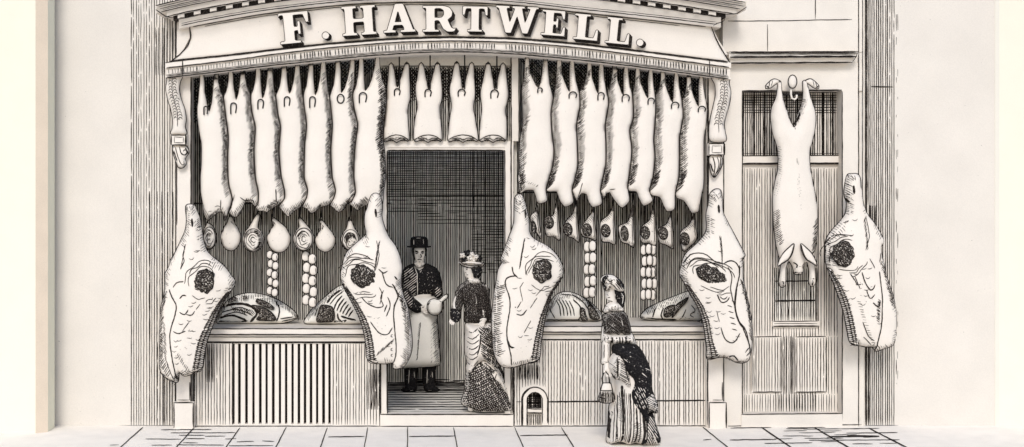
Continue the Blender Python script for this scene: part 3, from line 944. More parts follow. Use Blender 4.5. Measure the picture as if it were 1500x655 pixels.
E1 = [(327, 143), (330, 168), (334, 201), (333, 231), (333.5, 259), (335.5, 274), (340, 293)]
E2 = [(367, 140), (368, 162), (373.5, 187), (371.5, 221), (373.5, 259), (378, 282), (377.5, 298)]
E3 = [(403.5, 141), (406.5, 167), (410.5, 187), (408, 221), (411.5, 259), (416, 278), (416, 291)]
E4 = [(443.5, 142), (448.5, 183), (446, 211), (445, 259), (450, 278), (448, 291)]
E5 = [(482.5, 142), (486.5, 183), (484, 221), (486, 259), (491, 279), (488, 291)]
E6 = [(516, 140), (519, 163), (523.5, 183), (519, 221), (518, 259), (520, 282), (515, 294)]
E7 = [(564, 128), (566, 152), (561, 182), (561, 203), (564, 225), (565, 259), (562, 280), (560, 300)]
E0 = [(291.5, 135), (289, 161), (290, 182), (295, 211), (295, 241), (293.5, 259), (294, 282), (297.5, 300)]
sh = lambda E, d=1.0: [(x + d, y) for x, y in E]
gl = 'seven carcasses hanging in the left window'
YC = -.09
who = ['leftmost carcass of the left window, nearest the left scrolled bracket', 'second carcass from the left bracket in the left window row', 'third carcass from the left bracket in the left window row',
       'middle carcass of the seven in the left window row', 'fifth carcass from the left bracket, two before the doorway pair', 'narrow carcass with a closed ring hook, last but one before the doorway',
       'carcass at the doorway end of the left window row, hatched broadly down its right flank']
carcass(0, E0, E1, (296, 114), (317, 111), (306.5, 163), [(334, 311), (331.5, 320), (329, 324), (327, 314), (324, 310.5), (317, 313), (304.5, 323), (298, 312)], (303, 157, 2.6, 12), YC, True, who[0], gl,
        [([(325, 293), (324, 310)], 1.3), ([(316, 303), (321, 301), (325, 304)], 1.0), ([(306, 310), (312, 309)], .8)])
carcass(1, sh(E1[:-1]), E2, (338, 107), (356, 104), (346, 146), [(374, 303), (367, 296), (359, 297), (353, 311), (348, 317), (343, 318), (335.5, 311), (341, 293)], (343.5, 152, 4, 16), YC, True, who[1], gl,
        [([(353, 289), (360, 294), (370, 293), (374, 299)], 1.6, 1, True)] + rim([(346, 314), (360, 297)], 5, 2.6, -.6, -1, .9))
carcass(2, sh(E2), E3, (378, 101), (396, 98), (384.5, 144), [(409, 299), (398, 306), (391, 311), (386, 309), (379, 309), (375, 304)], (383, 147, 4, 14), YC, True, who[2], gl,
        [([(405, 277), (405.5, 296)], 1.8)] + rim([(396, 306), (408, 297)], 7, 1.6, -1, -.55, 1.2))
carcass(3, sh(E3), E4, (416, 96), (436, 94), (424, 137), [(440, 303), (430, 310), (422, 317.5), (414, 309), (409, 303)], (421.5, 143, 4, 14), YC, True, who[3], gl, rim([(424, 312), (446, 296)], 6, 2.4, -.5, -1, .9))
carcass(4, sh(E4), E5, (455, 92), (474, 90), (462, 139), [(482, 300), (470, 303.5), (463, 309), (456, 313), (449, 305.5), (443, 303)], (458.5, 143, 4, 16), YC, True, who[4], gl)
carcass(5, sh(E5), E6, (495, 90), (516, 89), (500, 136), [(510, 297), (504, 306), (496, 311), (488, 304), (483.5, 301)], (499.5, 145.5, 5, 6.5), YC, True, who[5], gl, rim([(503, 304), (515, 293)], 6, 1.8, -.9, -.7, 1.0), True)
carcass(6, sh(E6), E7, (529, 88), (553, 85), (535, 133), [(548, 303), (538, 300), (530, 304), (524, 308.5), (517, 303), (511, 298)], (532, 137, 5.2, 15), YC, True, who[6], gl, rim([(526, 306), (540, 293)], 8, 1.8, -.8, -.9, 1.1))

F0 = [(764, 132), (765.5, 161), (766, 181), (762, 203), (760, 227), (761, 245), (758.5, 262), (761, 282)]
F1 = [(811, 143), (807.5, 165), (809, 195), (812, 221), (810, 243), (805, 261), (800.5, 278)]
F2 = [(849, 135), (850, 155), (845, 183), (846, 211), (847, 241), (843, 261), (838.5, 278)]
F3 = [(889.5, 135), (892, 151), (887, 183), (888, 211), (888, 239), (884, 259), (880, 279)]
F4 = [(927, 139), (928.5, 171), (923, 191), (926, 221), (923, 251), (920, 273)]
F5 = [(960.5, 139), (961, 157), (960, 181), (958, 205), (960, 231), (957, 259), (952, 279)]
F6 = [(999.5, 147), (1001, 171), (996, 201), (996, 231), (995, 259), (990, 282)]
F7 = [(1032.5, 139), (1036, 161), (1034, 187), (1031, 207), (1031, 259), (1030, 274), (1026, 294)]
gr = 'seven carcasses hanging in the right window'
who = ['carcass at the doorway end of the right window row, its left flank dark hatched', 'second carcass from the doorway in the right window row', 'third carcass from the doorway in the right window row',
       'middle carcass of the seven in the right window row', 'third carcass from the right bracket in the right window row', 'second carcass from the right bracket in the right window row',
       'carcass nearest the right scrolled bracket in the right window']
carcass(0, F0, sh(F1, -1), (772, 89), (799, 87), (788.5, 129), [(802, 293), (797, 297), (788, 298), (785, 289), (781, 279), (770, 279), (762, 284)], (790, 130, 3.2, 7), YC, False, who[0], gr,
        [([(767, 262), (762, 270), (765, 282)], 1.6, 1, True), ([(768, 250), (764, 252)], 2.0)] + rim([(770, 268), (784, 274)], 4, 3, .6, -.6, .9))
carcass(1, F1, sh(F2, -1), (819, 90), (838, 89), (834, 134), [(840, 296), (828, 303.5), (820, 294), (815, 281), (806, 281), (801, 280)], (838, 136, 5.5, 9), YC, False, who[1], gr)
carcass(2, F2, sh(F3, -1), (863, 95), (881, 94), (876, 137), [(882, 298), (868, 303.5), (861, 293), (859, 285), (851, 284), (845, 294), (840, 284)], (879, 137, 4.5, 11), YC, False, who[2], gr,
        [([(852, 268), (849, 280), (846, 291)], 1.2)])
carcass(3, F3, sh(F4, -1), (900, 99), (917, 99), (913, 140), [(922, 294), (912, 304.5), (906, 301), (897, 289), (893, 282), (889, 283), (884, 292), (881.5, 284)], (915, 140, 5.2, 10), YC, False, who[3], gr,
        [([(892, 278), (900, 277)], 1.2), ([(887, 281), (887, 291)], 1.2)])
carcass(4, F4, sh(F5, -1), (934, 103), (953, 105), (949, 144), [(956, 294), (943, 302), (936, 291), (932, 281), (921.5, 280)], (952, 145, 4.5, 9), YC, False, who[4], gr)
carcass(5, F5, sh(F6, -1), (971, 108), (991, 110), (985, 150), [(988, 306), (977, 310), (971, 299), (966, 289), (954, 286)], (987, 151, 5.4, 9), YC, False, who[5], gr)
carcass(6, F6, F7, (1009, 115), (1027, 116), (1023, 156), [(1023, 310), (1013, 312), (1007, 302), (1001, 294), (991, 290)], (1026, 157, 5.2, 8), YC, False, who[6], gr)

# ---- four short carcasses in the transom light
G = [([(567, 128), (566.5, 145), (564.5, 168), (562.5, 185), (562, 204)], [(601, 132), (601, 145), (597.5, 158), (598, 178), (600, 205)], (573, 92), (596, 91), (582, 128), (582, 131, 4, 10), 585),
     ([(608.5, 132), (611, 157), (607, 179), (606, 205)], [(648, 132), (647.5, 145), (644.5, 158), (646, 179), (648, 205)], (617, 91.5), (641, 91), (628, 130), (627, 132, 4.4, 11), 630),
     ([(658.5, 132), (661, 155), (658, 179), (655.5, 205)], [(696, 138), (694, 158), (697, 178), (701, 205)], (669, 90), (691, 91), (678, 130), (676, 132, 5, 10), 680.5),
     ([(703.5, 138), (705.5, 160), (703, 182), (702, 205)], [(745, 140), (741, 160), (742.5, 180), (742, 205)], (715, 91), (737, 92), (725, 131), (724, 133, 5.4, 12), 727.5)]
who = ['short carcass nearest the left side of the light over the door', 'second from left of the four short carcasses over the door', 'third from left of the four short carcasses over the door', 'short carcass nearest the right side of the light over the door']
for i, (L, R_, tl, tr, cr, lp, rod) in enumerate(G):
    xl, xr = L[-1][0], R_[-1][0]; xm = (xl + xr) / 2
    bottom = [(xr - 3, 207.5), (lerp(xr, xm, .4), 204.5), (xm + 3, 207), (xm, 209), (xm - 4, 206.5), (lerp(xl, xm, .55), 204.5), (xl + 3, 208)]
    lx, ly = tl; rx, ry = tr; cx, cy = cr
    out = [(lx - 3, ly + 3), (lx, ly), (lx + 3, ly + 3), (lerp(lx + 4, cx, .5), lerp(ly, cy, .62)), (cx, cy), (lerp(rx - 4, cx, .5), lerp(ry, cy, .6)), (rx - 3, ry + 3), (rx, ry), (rx + 3, ry + 3),
           (lerp(rx + 3, R_[0][0], .6), lerp(ry, R_[0][1], .6))] + R_ + bottom + L[::-1] + [(lerp(lx - 3, L[0][0], .6), lerp(ly, L[0][1], .6))]
    Y0 = -.02
    root = meat('short_carcass', (xm, 208), Y0, who[i], 'carcass', 'four short carcasses over the door')
    st = [([(xl + 1, 205), (lerp(xl, xm, .5), 200), (xm, 198), (lerp(xm, xr, .5), 200), (xr - 1, 206)], 1.3, 1, True),
          ([(xl + 6, 204), (xm - 5, 202.5), (xm, 206), (xm + 6, 202.5), (xr - 6, 203.5)], 1.1, 1, True)] + dots(rect(xm - 10, 200, xm + 10, 205), 7, 1.4)
    st += dots(rect(xl + 6, 180, xr - 6, 196), 2, .7)
    body('flesh', out, Y0, .06, 12, .05, (M_MEAT, M_INK), root, st, 1.5)
    x, y, w, h = lp
    s = (D + Y0) / K
    hk = hook_on(root, [(x - w, y + h), (x - w * 1.05, y + h * .4)] + ell(x, y + w * .8, w, w * .9, 0, 8, 195, 345) + [(x + w * 1.05, y + h * .35), (x + w * .75, y + h * .9)], Y0, .048, .95)
    b = B(); tube3(b, [((rod - VX) * s, Y0 - .03, CZ - (yy - VY) * s) for yy in (72, 118, 131)], 1.0 * s, 0, 6); b.link('hanging_rod', (M_IRON,), root)

# ---- rail inside the windows that carries the hams, chops and sausages
YR = .10
for x0, x1, y, lab in ((284, 562, 298, 'black iron meat rail behind the left row of carcasses'), (764, 1034, 282, 'black iron meat rail behind the right row of carcasses')):
    b = B()
    s = (D + YR + .06) / K
    tube3(b, [((x0 - 14 - VX) * s, YR + .06, CZ - (y - VY) * s), ((x1 + 10 - VX) * s, YR + .06, CZ - (y - VY) * s)], .008, 0, 8)
    tag(b.link('meat_rail', (M_IRON,)), lab, 'rail')

# ---- hams
hams = [
 ('cut', (306.5, 347), (10.8, 18.5), (305, 327), 'leftmost ham of the row, half hidden by the side of beef, cut face turned out'),
 ('plain', (338, 346.5), (14.6, 21), (338, 318), 'smooth pale ham beside the leftmost cut ham'),
 ('cut', (371, 350), (15.5, 19), (378, 314), 'ham with a ringed cut face, between two smooth hams and nearest the left window edge'),
 ('plain', (408.5, 349), (17.2, 21), (399, 318), 'largest smooth pale ham, above the thin string of sausages'),
 ('cut', (445, 349), (15.2, 19), (439, 319), 'ham with a spiral cut face above the thick string of sausages'),
 ('plain', (476.5, 351.5), (14.8, 17.5), (470, 322), 'smallest smooth ham, with a narrow pointed shank'),
 ('cut', (513.5, 350), (13.8, 17.5), (512, 322), 'rightmost ham of the row, touching the side of beef by the door'),
]
for kind, (cx, cy), (rx, ry), (tx, ty), lab in hams:
    root = meat('ham', (cx, cy + ry), YR, lab, 'ham', 'hams hanging in the left window')
    out = [(tx - 2, ty), (tx + 2.5, ty + 1)] + [(cx + rx * math.cos(a) * (1 if math.sin(a) > -.4 else .9), cy + ry * math.sin(a)) for a in np.linspace(-1.05, math.pi + 1.05, 18)]
    st = []
    if kind == 'plain':
        st = [([(cx - rx * .62, cy - ry * .75), (cx - rx * .8, cy - ry * .3)], 1.4), ([(tx + 1, ty + 6), (tx + 5, ty + 11)], 1.2)] + dots(ell(cx, cy, rx * .7, ry * .7), 3, .7)
        if tx == 470: st += [([(470, 326), (473, 336)], 2.6), ([(468, 334), (466, 340)], 1.8)]
    body('flesh', out, YR, .085, 14, .07, (M_MEAT, M_INK), root, st, 1.6)
    if kind == 'cut':
        fx, fy = cx, cy + 1.5
        st = []
        wv = lambda pts, ph: [(x + .9 * math.sin(j * .9 + ph), y + .9 * math.cos(j * 1.1 + ph)) for j, (x, y) in enumerate(pts)]
        for k, q in enumerate((.78, .52, .28)):
            st.append((wv(ell(fx + rnd.uniform(-1.2, 1.2), fy + rnd.uniform(-1, 1), rx * .86 * q, ry * .86 * q, 0, 14, rnd.uniform(0, 90), 250 + rnd.uniform(0, 90)), rnd.uniform(0, 6)), rnd.uniform(.8, 1.3)))
            st.append((ell(fx, fy, rx * .86 * q * .9, ry * .86 * q * .9, 0, 8, rnd.uniform(180, 230), 330), 1.1))
        st += dots(ell(fx + 1, fy + 2, rx * .5, ry * .5), 9, 1.1)
        if cx == 371: st += rim(ell(fx, fy, rx * .8, ry * .8, 0, 20, -60, 60), 5, 1.6, -1, .2, 1.5) + rim(ell(fx, fy, rx * .8, ry * .8, 0, 20, 200, 300), 4, 1.6, .2, 1, 1.2)
        if cx == 513.5: st += rim(ell(fx, fy, rx * .6, ry * .6, 0, 20, 200, 320), 8, 1.5, .3, 1, 1.5)
        body('cut_face', ell(fx, fy, rx * .86, ry * .86), YR - .075, .03, 10, .03, (M_MEAT, M_INK), root, st, 1.3)
    hook_on(root, [(tx, ty + 4), (tx - 1.5, ty - 1), (tx + 1, ty - 5), (tx + 2.5, 298)], YR + .02, .02, 1.1)

# ---- loin chops
chops = [
 [(787, 301), (789, 320), (793, 349), (786, 341), (779, 328), (777, 317), (783, 310)],
 [(816, 294), (818, 318), (820.5, 351), (811, 347), (801, 345.5), (797.5, 332), (798, 321), (810, 315), (813, 305)],
 [(844, 299), (846, 325), (848.5, 354), (840, 349), (831, 345.5), (825, 337), (829, 324), (838, 314), (841, 306)],
 [(870, 304), (871, 326), (873.5, 351), (863, 348.5), (853.5, 346), (850.5, 336), (858, 323), (866, 312)],
 [(899, 298), (900, 325), (901.5, 357), (892, 355), (882, 353.5), (879, 340), (880, 324.5), (891, 315), (896, 306)],
 [(927, 300), (928, 328), (929, 361), (920, 357.5), (910, 354), (906.5, 341), (907, 331), (919, 325), (924, 312)],
 [(958, 298), (960, 325), (961, 358), (950, 356.5), (940, 355), (937.5, 343), (940, 332), (951, 322), (955, 308)],
 [(983, 311), (985, 332), (986.5, 363), (976, 359), (966, 355), (963.5, 343), (965, 334), (975, 329), (980, 320)],
 [(1017, 314), (1019, 332), (1020.5, 350), (1010, 362), (1001, 368), (997, 355), (997, 340), (1008, 330), (1013, 322)],
]
eyes = [(782, 333), (804, 325.5), (831.5, 336), (860, 337), (887, 338), (915, 342), (945, 341), (971.5, 342), (1003, 350)]
who = ['narrow chop half hidden by the side of beef right of the doorway', 'chop with a round lean eye, second from the doorway', 'third chop from the doorway, its eye low on the left', 'chop hanging above the doorway-side string of sausages',
       'wide chop between the two strings of sausages, nearer the doorway', 'chop between the two strings of sausages with a long lean eye', 'chop hanging above the thick right string of sausages', 'long pointed chop, second from the right end of its row',
       'slanting chop at the right end of the row, touching the side of beef']
for i, (o, e) in enumerate(zip(chops, eyes)):
    cx = sum(p[0] for p in o) / len(o); by = max(p[1] for p in o)
    root = meat('loin_chop', (cx, by), YR, who[i], 'chop', 'chops hanging in the right window')
    st = [([(o[0][0] + .3, o[0][1] + 6), (o[1][0] - 2.5, o[1][1]), (o[2][0] - 3, o[2][1] - 4)], 1.0)]
    st += rim([(o[-1][0], o[-1][1] + 4), o[-2], (o[-3][0], o[-3][1] - 2)], 6, 2.6, .8, .9, .8) + dots(o, 6, .8)
    st += rim([(o[2][0], o[2][1] - 2), (o[4][0], o[4][1] - 2)], 3, 2.6, .1, -1, 1.0)
    body('flesh', o, YR, .055, 9, .05, (M_MEAT, M_INK), root, st, 1.7)
    rx, ry = (7, 9.5) if i not in (0, 5) else ((3.5, 9) if i == 0 else (5.6, 11))
    body('lean_eye', ell(e[0], e[1], rx, ry, -8), YR - .045, .018, 6, .02, (M_LEAN, M_INK, M_CLOTH), root, dots(ell(e[0], e[1], rx * .8, ry * .8), 7, 1.0, 2) + [(ell(e[0], e[1], rx * 1.0, ry * 1.0, -8, 16, 20, 330), .9)], .9)
    hook_on(root, [(o[0][0], o[0][1] + 5), (o[0][0] - 1.5, o[0][1] - 1), (o[0][0] + 1, 282)], YR + .03, .02, 1.0)

# ---- strings of sausages
def sausages(cols, y0, y1, n, w, lab):
    xm = sum(cols) / len(cols)
    root = meat('sausage_string', (xm, y1), YR, lab, 'sausages', 'strings of sausages in the windows')
    h = (y1 - y0) / n
    k = 0
    for ci, cx in enumerate(cols):
        off = ((h * .4 if xm < 600 else h * .1) if ci % 2 else 0) - (0 if ci % 2 == 0 else h * .15)
        for j in range(n):
            a = y0 + j * h + off + rnd.uniform(-.5, .5); c = a + h * .97
            if c > y1 + 5: continue
            x = cx + rnd.uniform(-.5, .5) + (0.8 if j % 2 else -.5)
            o = [(x, a), (x + w * .42, a + h * .16), (x + w * .5, a + h * .5), (x + w * .4, a + h * .84), (x, c), (x - w * .4, a + h * .84), (x - w * .48, a + h * .5), (x - w * .4, a + h * .16)]
            st = [([(x + w * .28, a + h * .3), (x + w * .32, a + h * .7)], .9)] if rnd.random() < .6 else []
            body('sausage', o, YR - .02 * (ci % 2), .022, w * .5, .022, (M_MEAT, M_INK), root, st, 1.25, g=2.4)
            k += 1
    b = B()
    s = (D + YR) / K
    tube3(b, [((xm - VX) * s, YR + .05, CZ - (y - VY) * s) for y in ((298 if xm < 600 else 282), y0 + 3, y1 - 4)], .006, 0, 6)
    b.link('cord', (M_IRON,), root)


sausages((395.5, 403.0), 367, 432, 5, 9.6, 'thin string of sausages hanging below the largest smooth ham')
sausages((448.5, 458.0), 368, 447, 5, 12.0, 'thick string of sausages below the spiral cut ham')
sausages((860.0, 868.0), 353, 438, 5, 10.6, 'string of sausages under the fourth chop, left of the bonneted lady')
sausages((943.0, 950.5, 957.0), 358, 441, 5, 9.4, 'broad triple string of sausages right of the bonneted lady')

# ---- great sides of beef
def beef(lab, out, flap, sp_out, sp_in, eye, eye_r, eye_rot, slit, flip, misc, Y0=-.26):
    xm = sum(p[0] for p in out) / len(out)
    root = meat('side_of_beef', (xm, max(p[1] for p in out)), Y0, lab, 'side of beef', 'sides of beef hanging on the front')
    f = -1 if flip else 1
    ex, ey = eye; rx, ry = eye_r
    st = [(flap, 1.7, 1, True), ([slit, (slit[0] + .8, slit[1] + 12)], 3.4), ([(slit[0] - 1, slit[1] + 3), (slit[0] + .5, slit[1] + 8)], 2.2)]
    # rings of fat round the lean
    for q in (1.32, 1.55, 1.8):
        a0 = rnd.uniform(150, 200)
        wob = lambda pts: [(x + 1.3 * math.sin(i * 1.7 + a0), y + 1.3 * math.cos(i * 1.3 + a0)) for i, (x, y) in enumerate(pts)]
        st.append((wob(ell(ex + f * 3 * (q - 1), ey + 2, rx * q, ry * (q - .05), eye_rot, 9, a0, a0 + rnd.uniform(90, 150))), 1.1, 1, True))
        a0 = rnd.uniform(10, 60)
        st.append((wob(ell(ex + f * 3 * (q - 1), ey + 2, rx * q, ry * (q - .1), eye_rot, 5, a0, a0 + rnd.uniform(30, 80))), 1.0, 1, True))
    for m in misc: st.append(m)
    n = len(out); cx_ = xm
    lft = [p for p in out if p[0] < cx_]; top = min(p[1] for p in out)
    for i in range(n):
        a, c = out[i], out[(i + 1) % n]
        if math.hypot(a[0] - c[0], a[1] - c[1]) < 4 or rnd.random() < .38: continue
        mx, my = (a[0] + c[0]) / 2, (a[1] + c[1]) / 2
        nx, ny = a[1] - c[1], c[0] - a[0]
        if not inside(np.array(out), np.array([mx + nx * .08]), np.array([my + ny * .08]))[0]: nx, ny = -nx, -ny
        L_ = math.hypot(nx, ny); nx, ny = nx / L_, ny / L_
        st += rim([a, c], rnd.uniform(5, 10), rnd.uniform(2.6, 3.6), nx, ny + rnd.uniform(.3, .9), .8, var=.45)
    for _ in range(26):                    # little creases of fat
        k = rnd.random(); p0, p1 = out[rnd.randrange(n)], (ex, ey + ry * 2.6)
        x, y = lerp(p0[0], p1[0], .35 + .5 * k), lerp(p0[1], p1[1], .35 + .5 * k)
        if abs(x - ex) < rx * 1.3 and abs(y - ey) < ry * 1.3: continue
        a0 = rnd.uniform(-30, 30)
        st.append(([(x - 3.5, y - 1), (x, y + rnd.uniform(-.5, 1.8)), (x + 3.5, y + rnd.uniform(-3, .5))], .85, 1, True))
    body('flesh', out, Y0, .15, 26, .12, (M_MEAT, M_INK), root, st, 1.7, g=4.5)
    blob = [(ex + (x - ex) * k, ey + (y - ey) * k) for (x, y), k in zip(ell(ex, ey, rx, ry, eye_rot, 22), [rnd.uniform(.86, 1.1) for _ in range(22)])]
    body('lean_eye', blob, Y0 - .105, .05, 12, .03, (M_LEAN, M_INK, M_CLOTH), root,
         dots(ell(ex, ey, rx * .85, ry * .85, eye_rot), 34, 1.2, 2) + hatch(ell(ex, ey, rx, ry, eye_rot), 55, 3.4, 1.2, .2) , .9)
    strip_poly = sp_out + sp_in[::-1]
    c = np.mean(strip_poly, axis=0)
    st = []
    a, d = resample(sp_out, 2.9), resample(sp_in, 2.9)
    n = min(len(a), len(d))
    A = resample(sp_out, 1e9); tA = np.linspace(0, 1, n)
    for i in range(n):
        j = int(i * (len(a) - 1) / max(1, n - 1)); k = int(i * (len(d) - 1) / max(1, n - 1))
        st.append(([a[j], (d[k][0], d[k][1] + 3)], 1.45))
        if i % 2: st.append(([(a[j][0], a[j][1] + 4), d[k]], 1.1))
    for t in (.33, .66):
        m = min(len(a), len(d))
        st.append(([(lerp(a[int(i * (len(a) - 1) / (m - 1))][0], d[int(i * (len(d) - 1) / (m - 1))][0], t), lerp(a[int(i * (len(a) - 1) / (m - 1))][1], d[int(i * (len(d) - 1) / (m - 1))][1], t)) for i in range(m)], 1.2))
    body('rib_edge', strip_poly, Y0 - .055, .05, 7, .06, (M_MEAT, M_INK), root, st, 1.6, g=2.6)
    return root


def curl(x, y, r, a0, a1, w=1.2): return (ell(x, y, r, r * .6, rnd.uniform(-20, 20), 8, a0, a1), w)


misc1 = [([(274, 358), (270, 374), (273, 382), (268, 391)], 1.2)] + rim([(274, 356), (269, 390)], 5, 2.6, -.4, 1, 1.0) + \
        rim([(240, 435), (236, 458), (234, 490), (236, 530), (246, 552)], 11, 3.2, 1, -1.4, 1.0) + rim([(241, 470), (243, 520), (254, 550)], 8, 4, .6, 1.1, .9) + \
        [([(266, 436), (271, 431), (276, 432)], 1.8, 1, True), ([(266, 456), (274, 459), (279, 452)], 1.6, 1, True), ([(276, 459), (284, 460), (288, 454)], 1.6, 1, True), ([(257, 484), (264, 487), (275, 483)], 1.5, 1, True),
         ([(296, 444), (290, 452)], 1.0), ([(256, 420), (262, 413), (272, 411)], 1.3, 1, True), ([(280, 470), (270, 484)], 1.0)] + [curl(260 + rnd.uniform(-2, 5), y, 3, 0, 160, 1.0) for y in (497, 505, 512, 521, 530)] + \
        rim([(262, 520), (278, 546)], 6, 3, .5, -1, .9) + dots([(262, 470), (290, 470), (275, 520), (260, 520)], 8, .8)
beef('side of beef hanging at the far left corner, its ribbed edge on the right',
     [(274, 300), (284, 300), (288.5, 308), (293, 319), (295.5, 331), (297.5, 347), (303, 366), (313, 377), (328, 389), (338, 402), (345, 413), (340, 424), (330, 437), (320, 456), (312, 477), (305, 495), (301, 512), (298.5, 528), (296, 541),
      (284, 547), (270, 551), (263, 546), (261, 559), (255, 559), (246, 556), (236, 546), (233.5, 533), (234, 510), (233.5, 487), (235.5, 453), (240, 433), (242, 413), (242, 401), (247, 391), (249.5, 382), (256, 371), (264, 354), (271, 338), (273, 322), (272, 306)],
     [(250, 423), (254, 433), (261, 446), (259.5, 459), (253.5, 479), (251.5, 493), (253.5, 513), (257, 535), (260, 555)],
     [(340, 424), (330, 438), (320, 456), (312, 477), (305, 495), (301, 512), (298, 530), (295, 540)], [(331, 427), (318, 443), (307, 460), (296, 480), (287, 501), (282.5, 521), (280, 536), (281, 545)],
     (298.5, 412), (15.5, 19), 20, (283.3, 320), False, misc1)
misc3 = [([(767, 349), (762, 372), (760, 390)], 1.0)] + rim([(768, 348), (761, 388)], 6, 2.4, -.4, 1, 1.0) + rim([(727, 420), (723, 440), (720.5, 470), (721, 495), (725, 520)], 13, 2.9, 1, -.35, 1.1) + \
        [([(749, 390), (751, 400), (757, 405)], 2.0, 1, True), ([(756, 450), (762, 440)], 1.3), ([(755, 458), (763, 460), (770, 452)], 1.6, 1, True), ([(753, 449), (754, 448)], 3.0), ([(742, 496), (746, 506), (752, 507)], 2.4, 1, True),
         ([(765, 412), (760, 420), (764, 440)], 1.0), ([(785, 435), (775, 450)], 1.1), ([(776, 468), (766, 486)], 1.1), ([(795, 420), (783, 432)], 1.0)] + dots([(755, 470), (785, 470), (770, 525), (752, 525)], 8, .8) + rim([(750, 534), (774, 530)], 6, 3, .3, -1, .9)
beef('side of beef hanging on the post right of the doorway, ribbed edge on its right',
     [(754, 290), (760, 284), (766, 288), (771.5, 305), (775, 324), (776, 340), (783, 350), (803, 361), (817.5, 376), (825, 393), (824, 404), (820, 412), (809, 429), (799, 464), (793, 501), (789.5, 526), (774, 532), (762, 535), (747, 539), (733, 535),
      (723.5, 517), (721, 493), (720, 468), (723, 435), (727, 410), (730, 394), (735, 385), (733, 380), (738, 367), (745, 348), (752, 328), (753, 307)],
     [(755, 403), (747, 404), (740, 408), (739.5, 418), (745, 434), (745.5, 452), (741.5, 476), (742, 497), (747, 517), (748, 534)],
     [(822, 406), (818, 416), (809, 429), (799, 464), (793, 501), (789.5, 526)], [(815, 411), (809, 420), (802, 432), (788, 464), (778, 501), (774, 530)],
     (793, 397), (15.5, 17), 10, (768.5, 307), False, misc3)
misc2 = [([(552, 352), (556, 372), (552, 392)], 1.0)] + rim([(557, 352), (551, 392)], 7, 2.4, -.5, 1, 1.1) + rim([(590, 435), (597, 452), (601, 480), (603, 510), (597, 528)], 12, 2.8, -1, -.9, 1.0) + \
        [([(508, 378), (520, 371), (536, 374), (545, 380)], 1.3, 1, True), ([(505, 388), (515, 380), (530, 378)], 1.1, 1, True), ([(555, 393), (562, 399), (568, 396)], 1.6, 1, True), ([(560, 397), (566, 415), (576, 420)], 1.6, 1, True),
         ([(562, 424), (558, 436), (562, 446), (554, 449), (540, 444), (530, 434)], 1.4, 1, True), ([(556, 420), (560, 430), (557, 444)], 1.2, 1, True), ([(543, 470), (556, 486), (568, 488), (575, 478)], 1.5, 1, True),
         ([(568, 434), (572, 446), (566, 462)], 1.6, 1, True), ([(575, 415), (583, 432), (578, 446), (577, 455)], 2.2, 1, True), ([(567, 445), (563, 455)], 1.8)] + rim([(552, 520), (575, 500)], 7, 3, .4, -1, 1.0) + dots([(548, 460), (570, 465), (568, 520), (556, 520)], 10, .9) + \
        [curl(576, y, 3.5, 100, 260, 1.2) for y in (490, 500, 510, 519)] + [([(578, 404), (583, 410)], 2.0)] + rim([(540, 348), (536, 343)], 4, 1.5, -1, .2, 1.4)
beef('side of beef on the post left of the doorway, dark ribbed edge on its left',
     [(551, 283), (557, 287), (559.5, 297), (560, 306), (559.5, 316), (563, 331), (570, 347), (580, 361), (587, 379), (589, 393), (588, 408), (588.5, 420), (592, 435), (597, 449), (600.5, 469), (603.5, 492), (603.5, 510), (599, 526), (590, 538), (577, 540),
      (575, 532), (566, 533), (554, 532.5), (544, 532), (538.5, 527), (536, 508), (533.5, 490), (528, 470), (518, 448), (508, 429), (501.5, 416), (499, 403), (501, 390), (506, 373), (514, 363), (530, 349), (536, 342), (534, 328), (534.5, 314), (538, 304), (541, 292), (545, 285)],
     [(577, 420), (582, 427), (583.5, 434), (577, 452), (578.5, 482), (580.5, 505), (579.5, 521), (576, 531)],
     [(501.5, 416), (508, 429), (518, 448), (528, 470), (533.5, 490), (536, 508), (538, 526)], [(509, 420), (519, 432), (530, 449), (541, 468), (548, 489), (552, 511), (553, 531)],
     (532, 404), (19.5, 17), 14, (550.5, 306), True, misc2)
misc4 = [([(1052, 345), (1054, 370), (1053, 385)], .8)] + rim([(1050, 345), (1053, 388)], 5, 2.4, .4, 1, .8) + rim([(1087, 415), (1095, 445), (1100, 470), (1101, 500)], 10, 2.6, -1, -1.2, 1.0) + rim([(1092, 430), (1099, 470)], 7, 2.0, -1, -.9, 1.0) + \
        [([(1000, 385), (1010, 372), (1028, 371), (1044, 383), (1055, 385)], 1.5, 1, True), ([(1003, 393), (1012, 380), (1030, 380), (1048, 391)], 1.3, 1, True), ([(1056, 385), (1066, 381), (1076, 386), (1080, 400), (1074, 425), (1072, 448), (1078, 470), (1088, 482)], 1.7, 1, True),
         ([(1062, 390), (1068, 404), (1066, 422), (1071, 445)], 1.5, 1, True), ([(1046, 430), (1052, 441), (1060, 440), (1064, 434)], 1.6, 1, True), ([(1050, 433), (1056, 437), (1061, 433)], 1.4, 1, True),
         ([(1052, 478), (1058, 495), (1070, 500), (1080, 486)], 1.5, 1, True), ([(1084, 478), (1094, 503), (1098, 522)], 1.8, 1, True), ([(1088, 515), (1094, 508), (1097, 512), (1090, 520)], 1.5, 1, True), ([(1064, 522), (1072, 520), (1080, 529)], 2.0, 1, True), ([(1046, 455), (1050, 470)], 1.0)] + \
        [([(1061 + i * 1.6, 446 + i * 8.5), (1068 + i * 1.8, 448 + i * 8.5)], 1.4) for i in range(5)] + rim([(1058, 524), (1076, 531), (1096, 529)], 4, 2.2, .2, -1, 1.4)
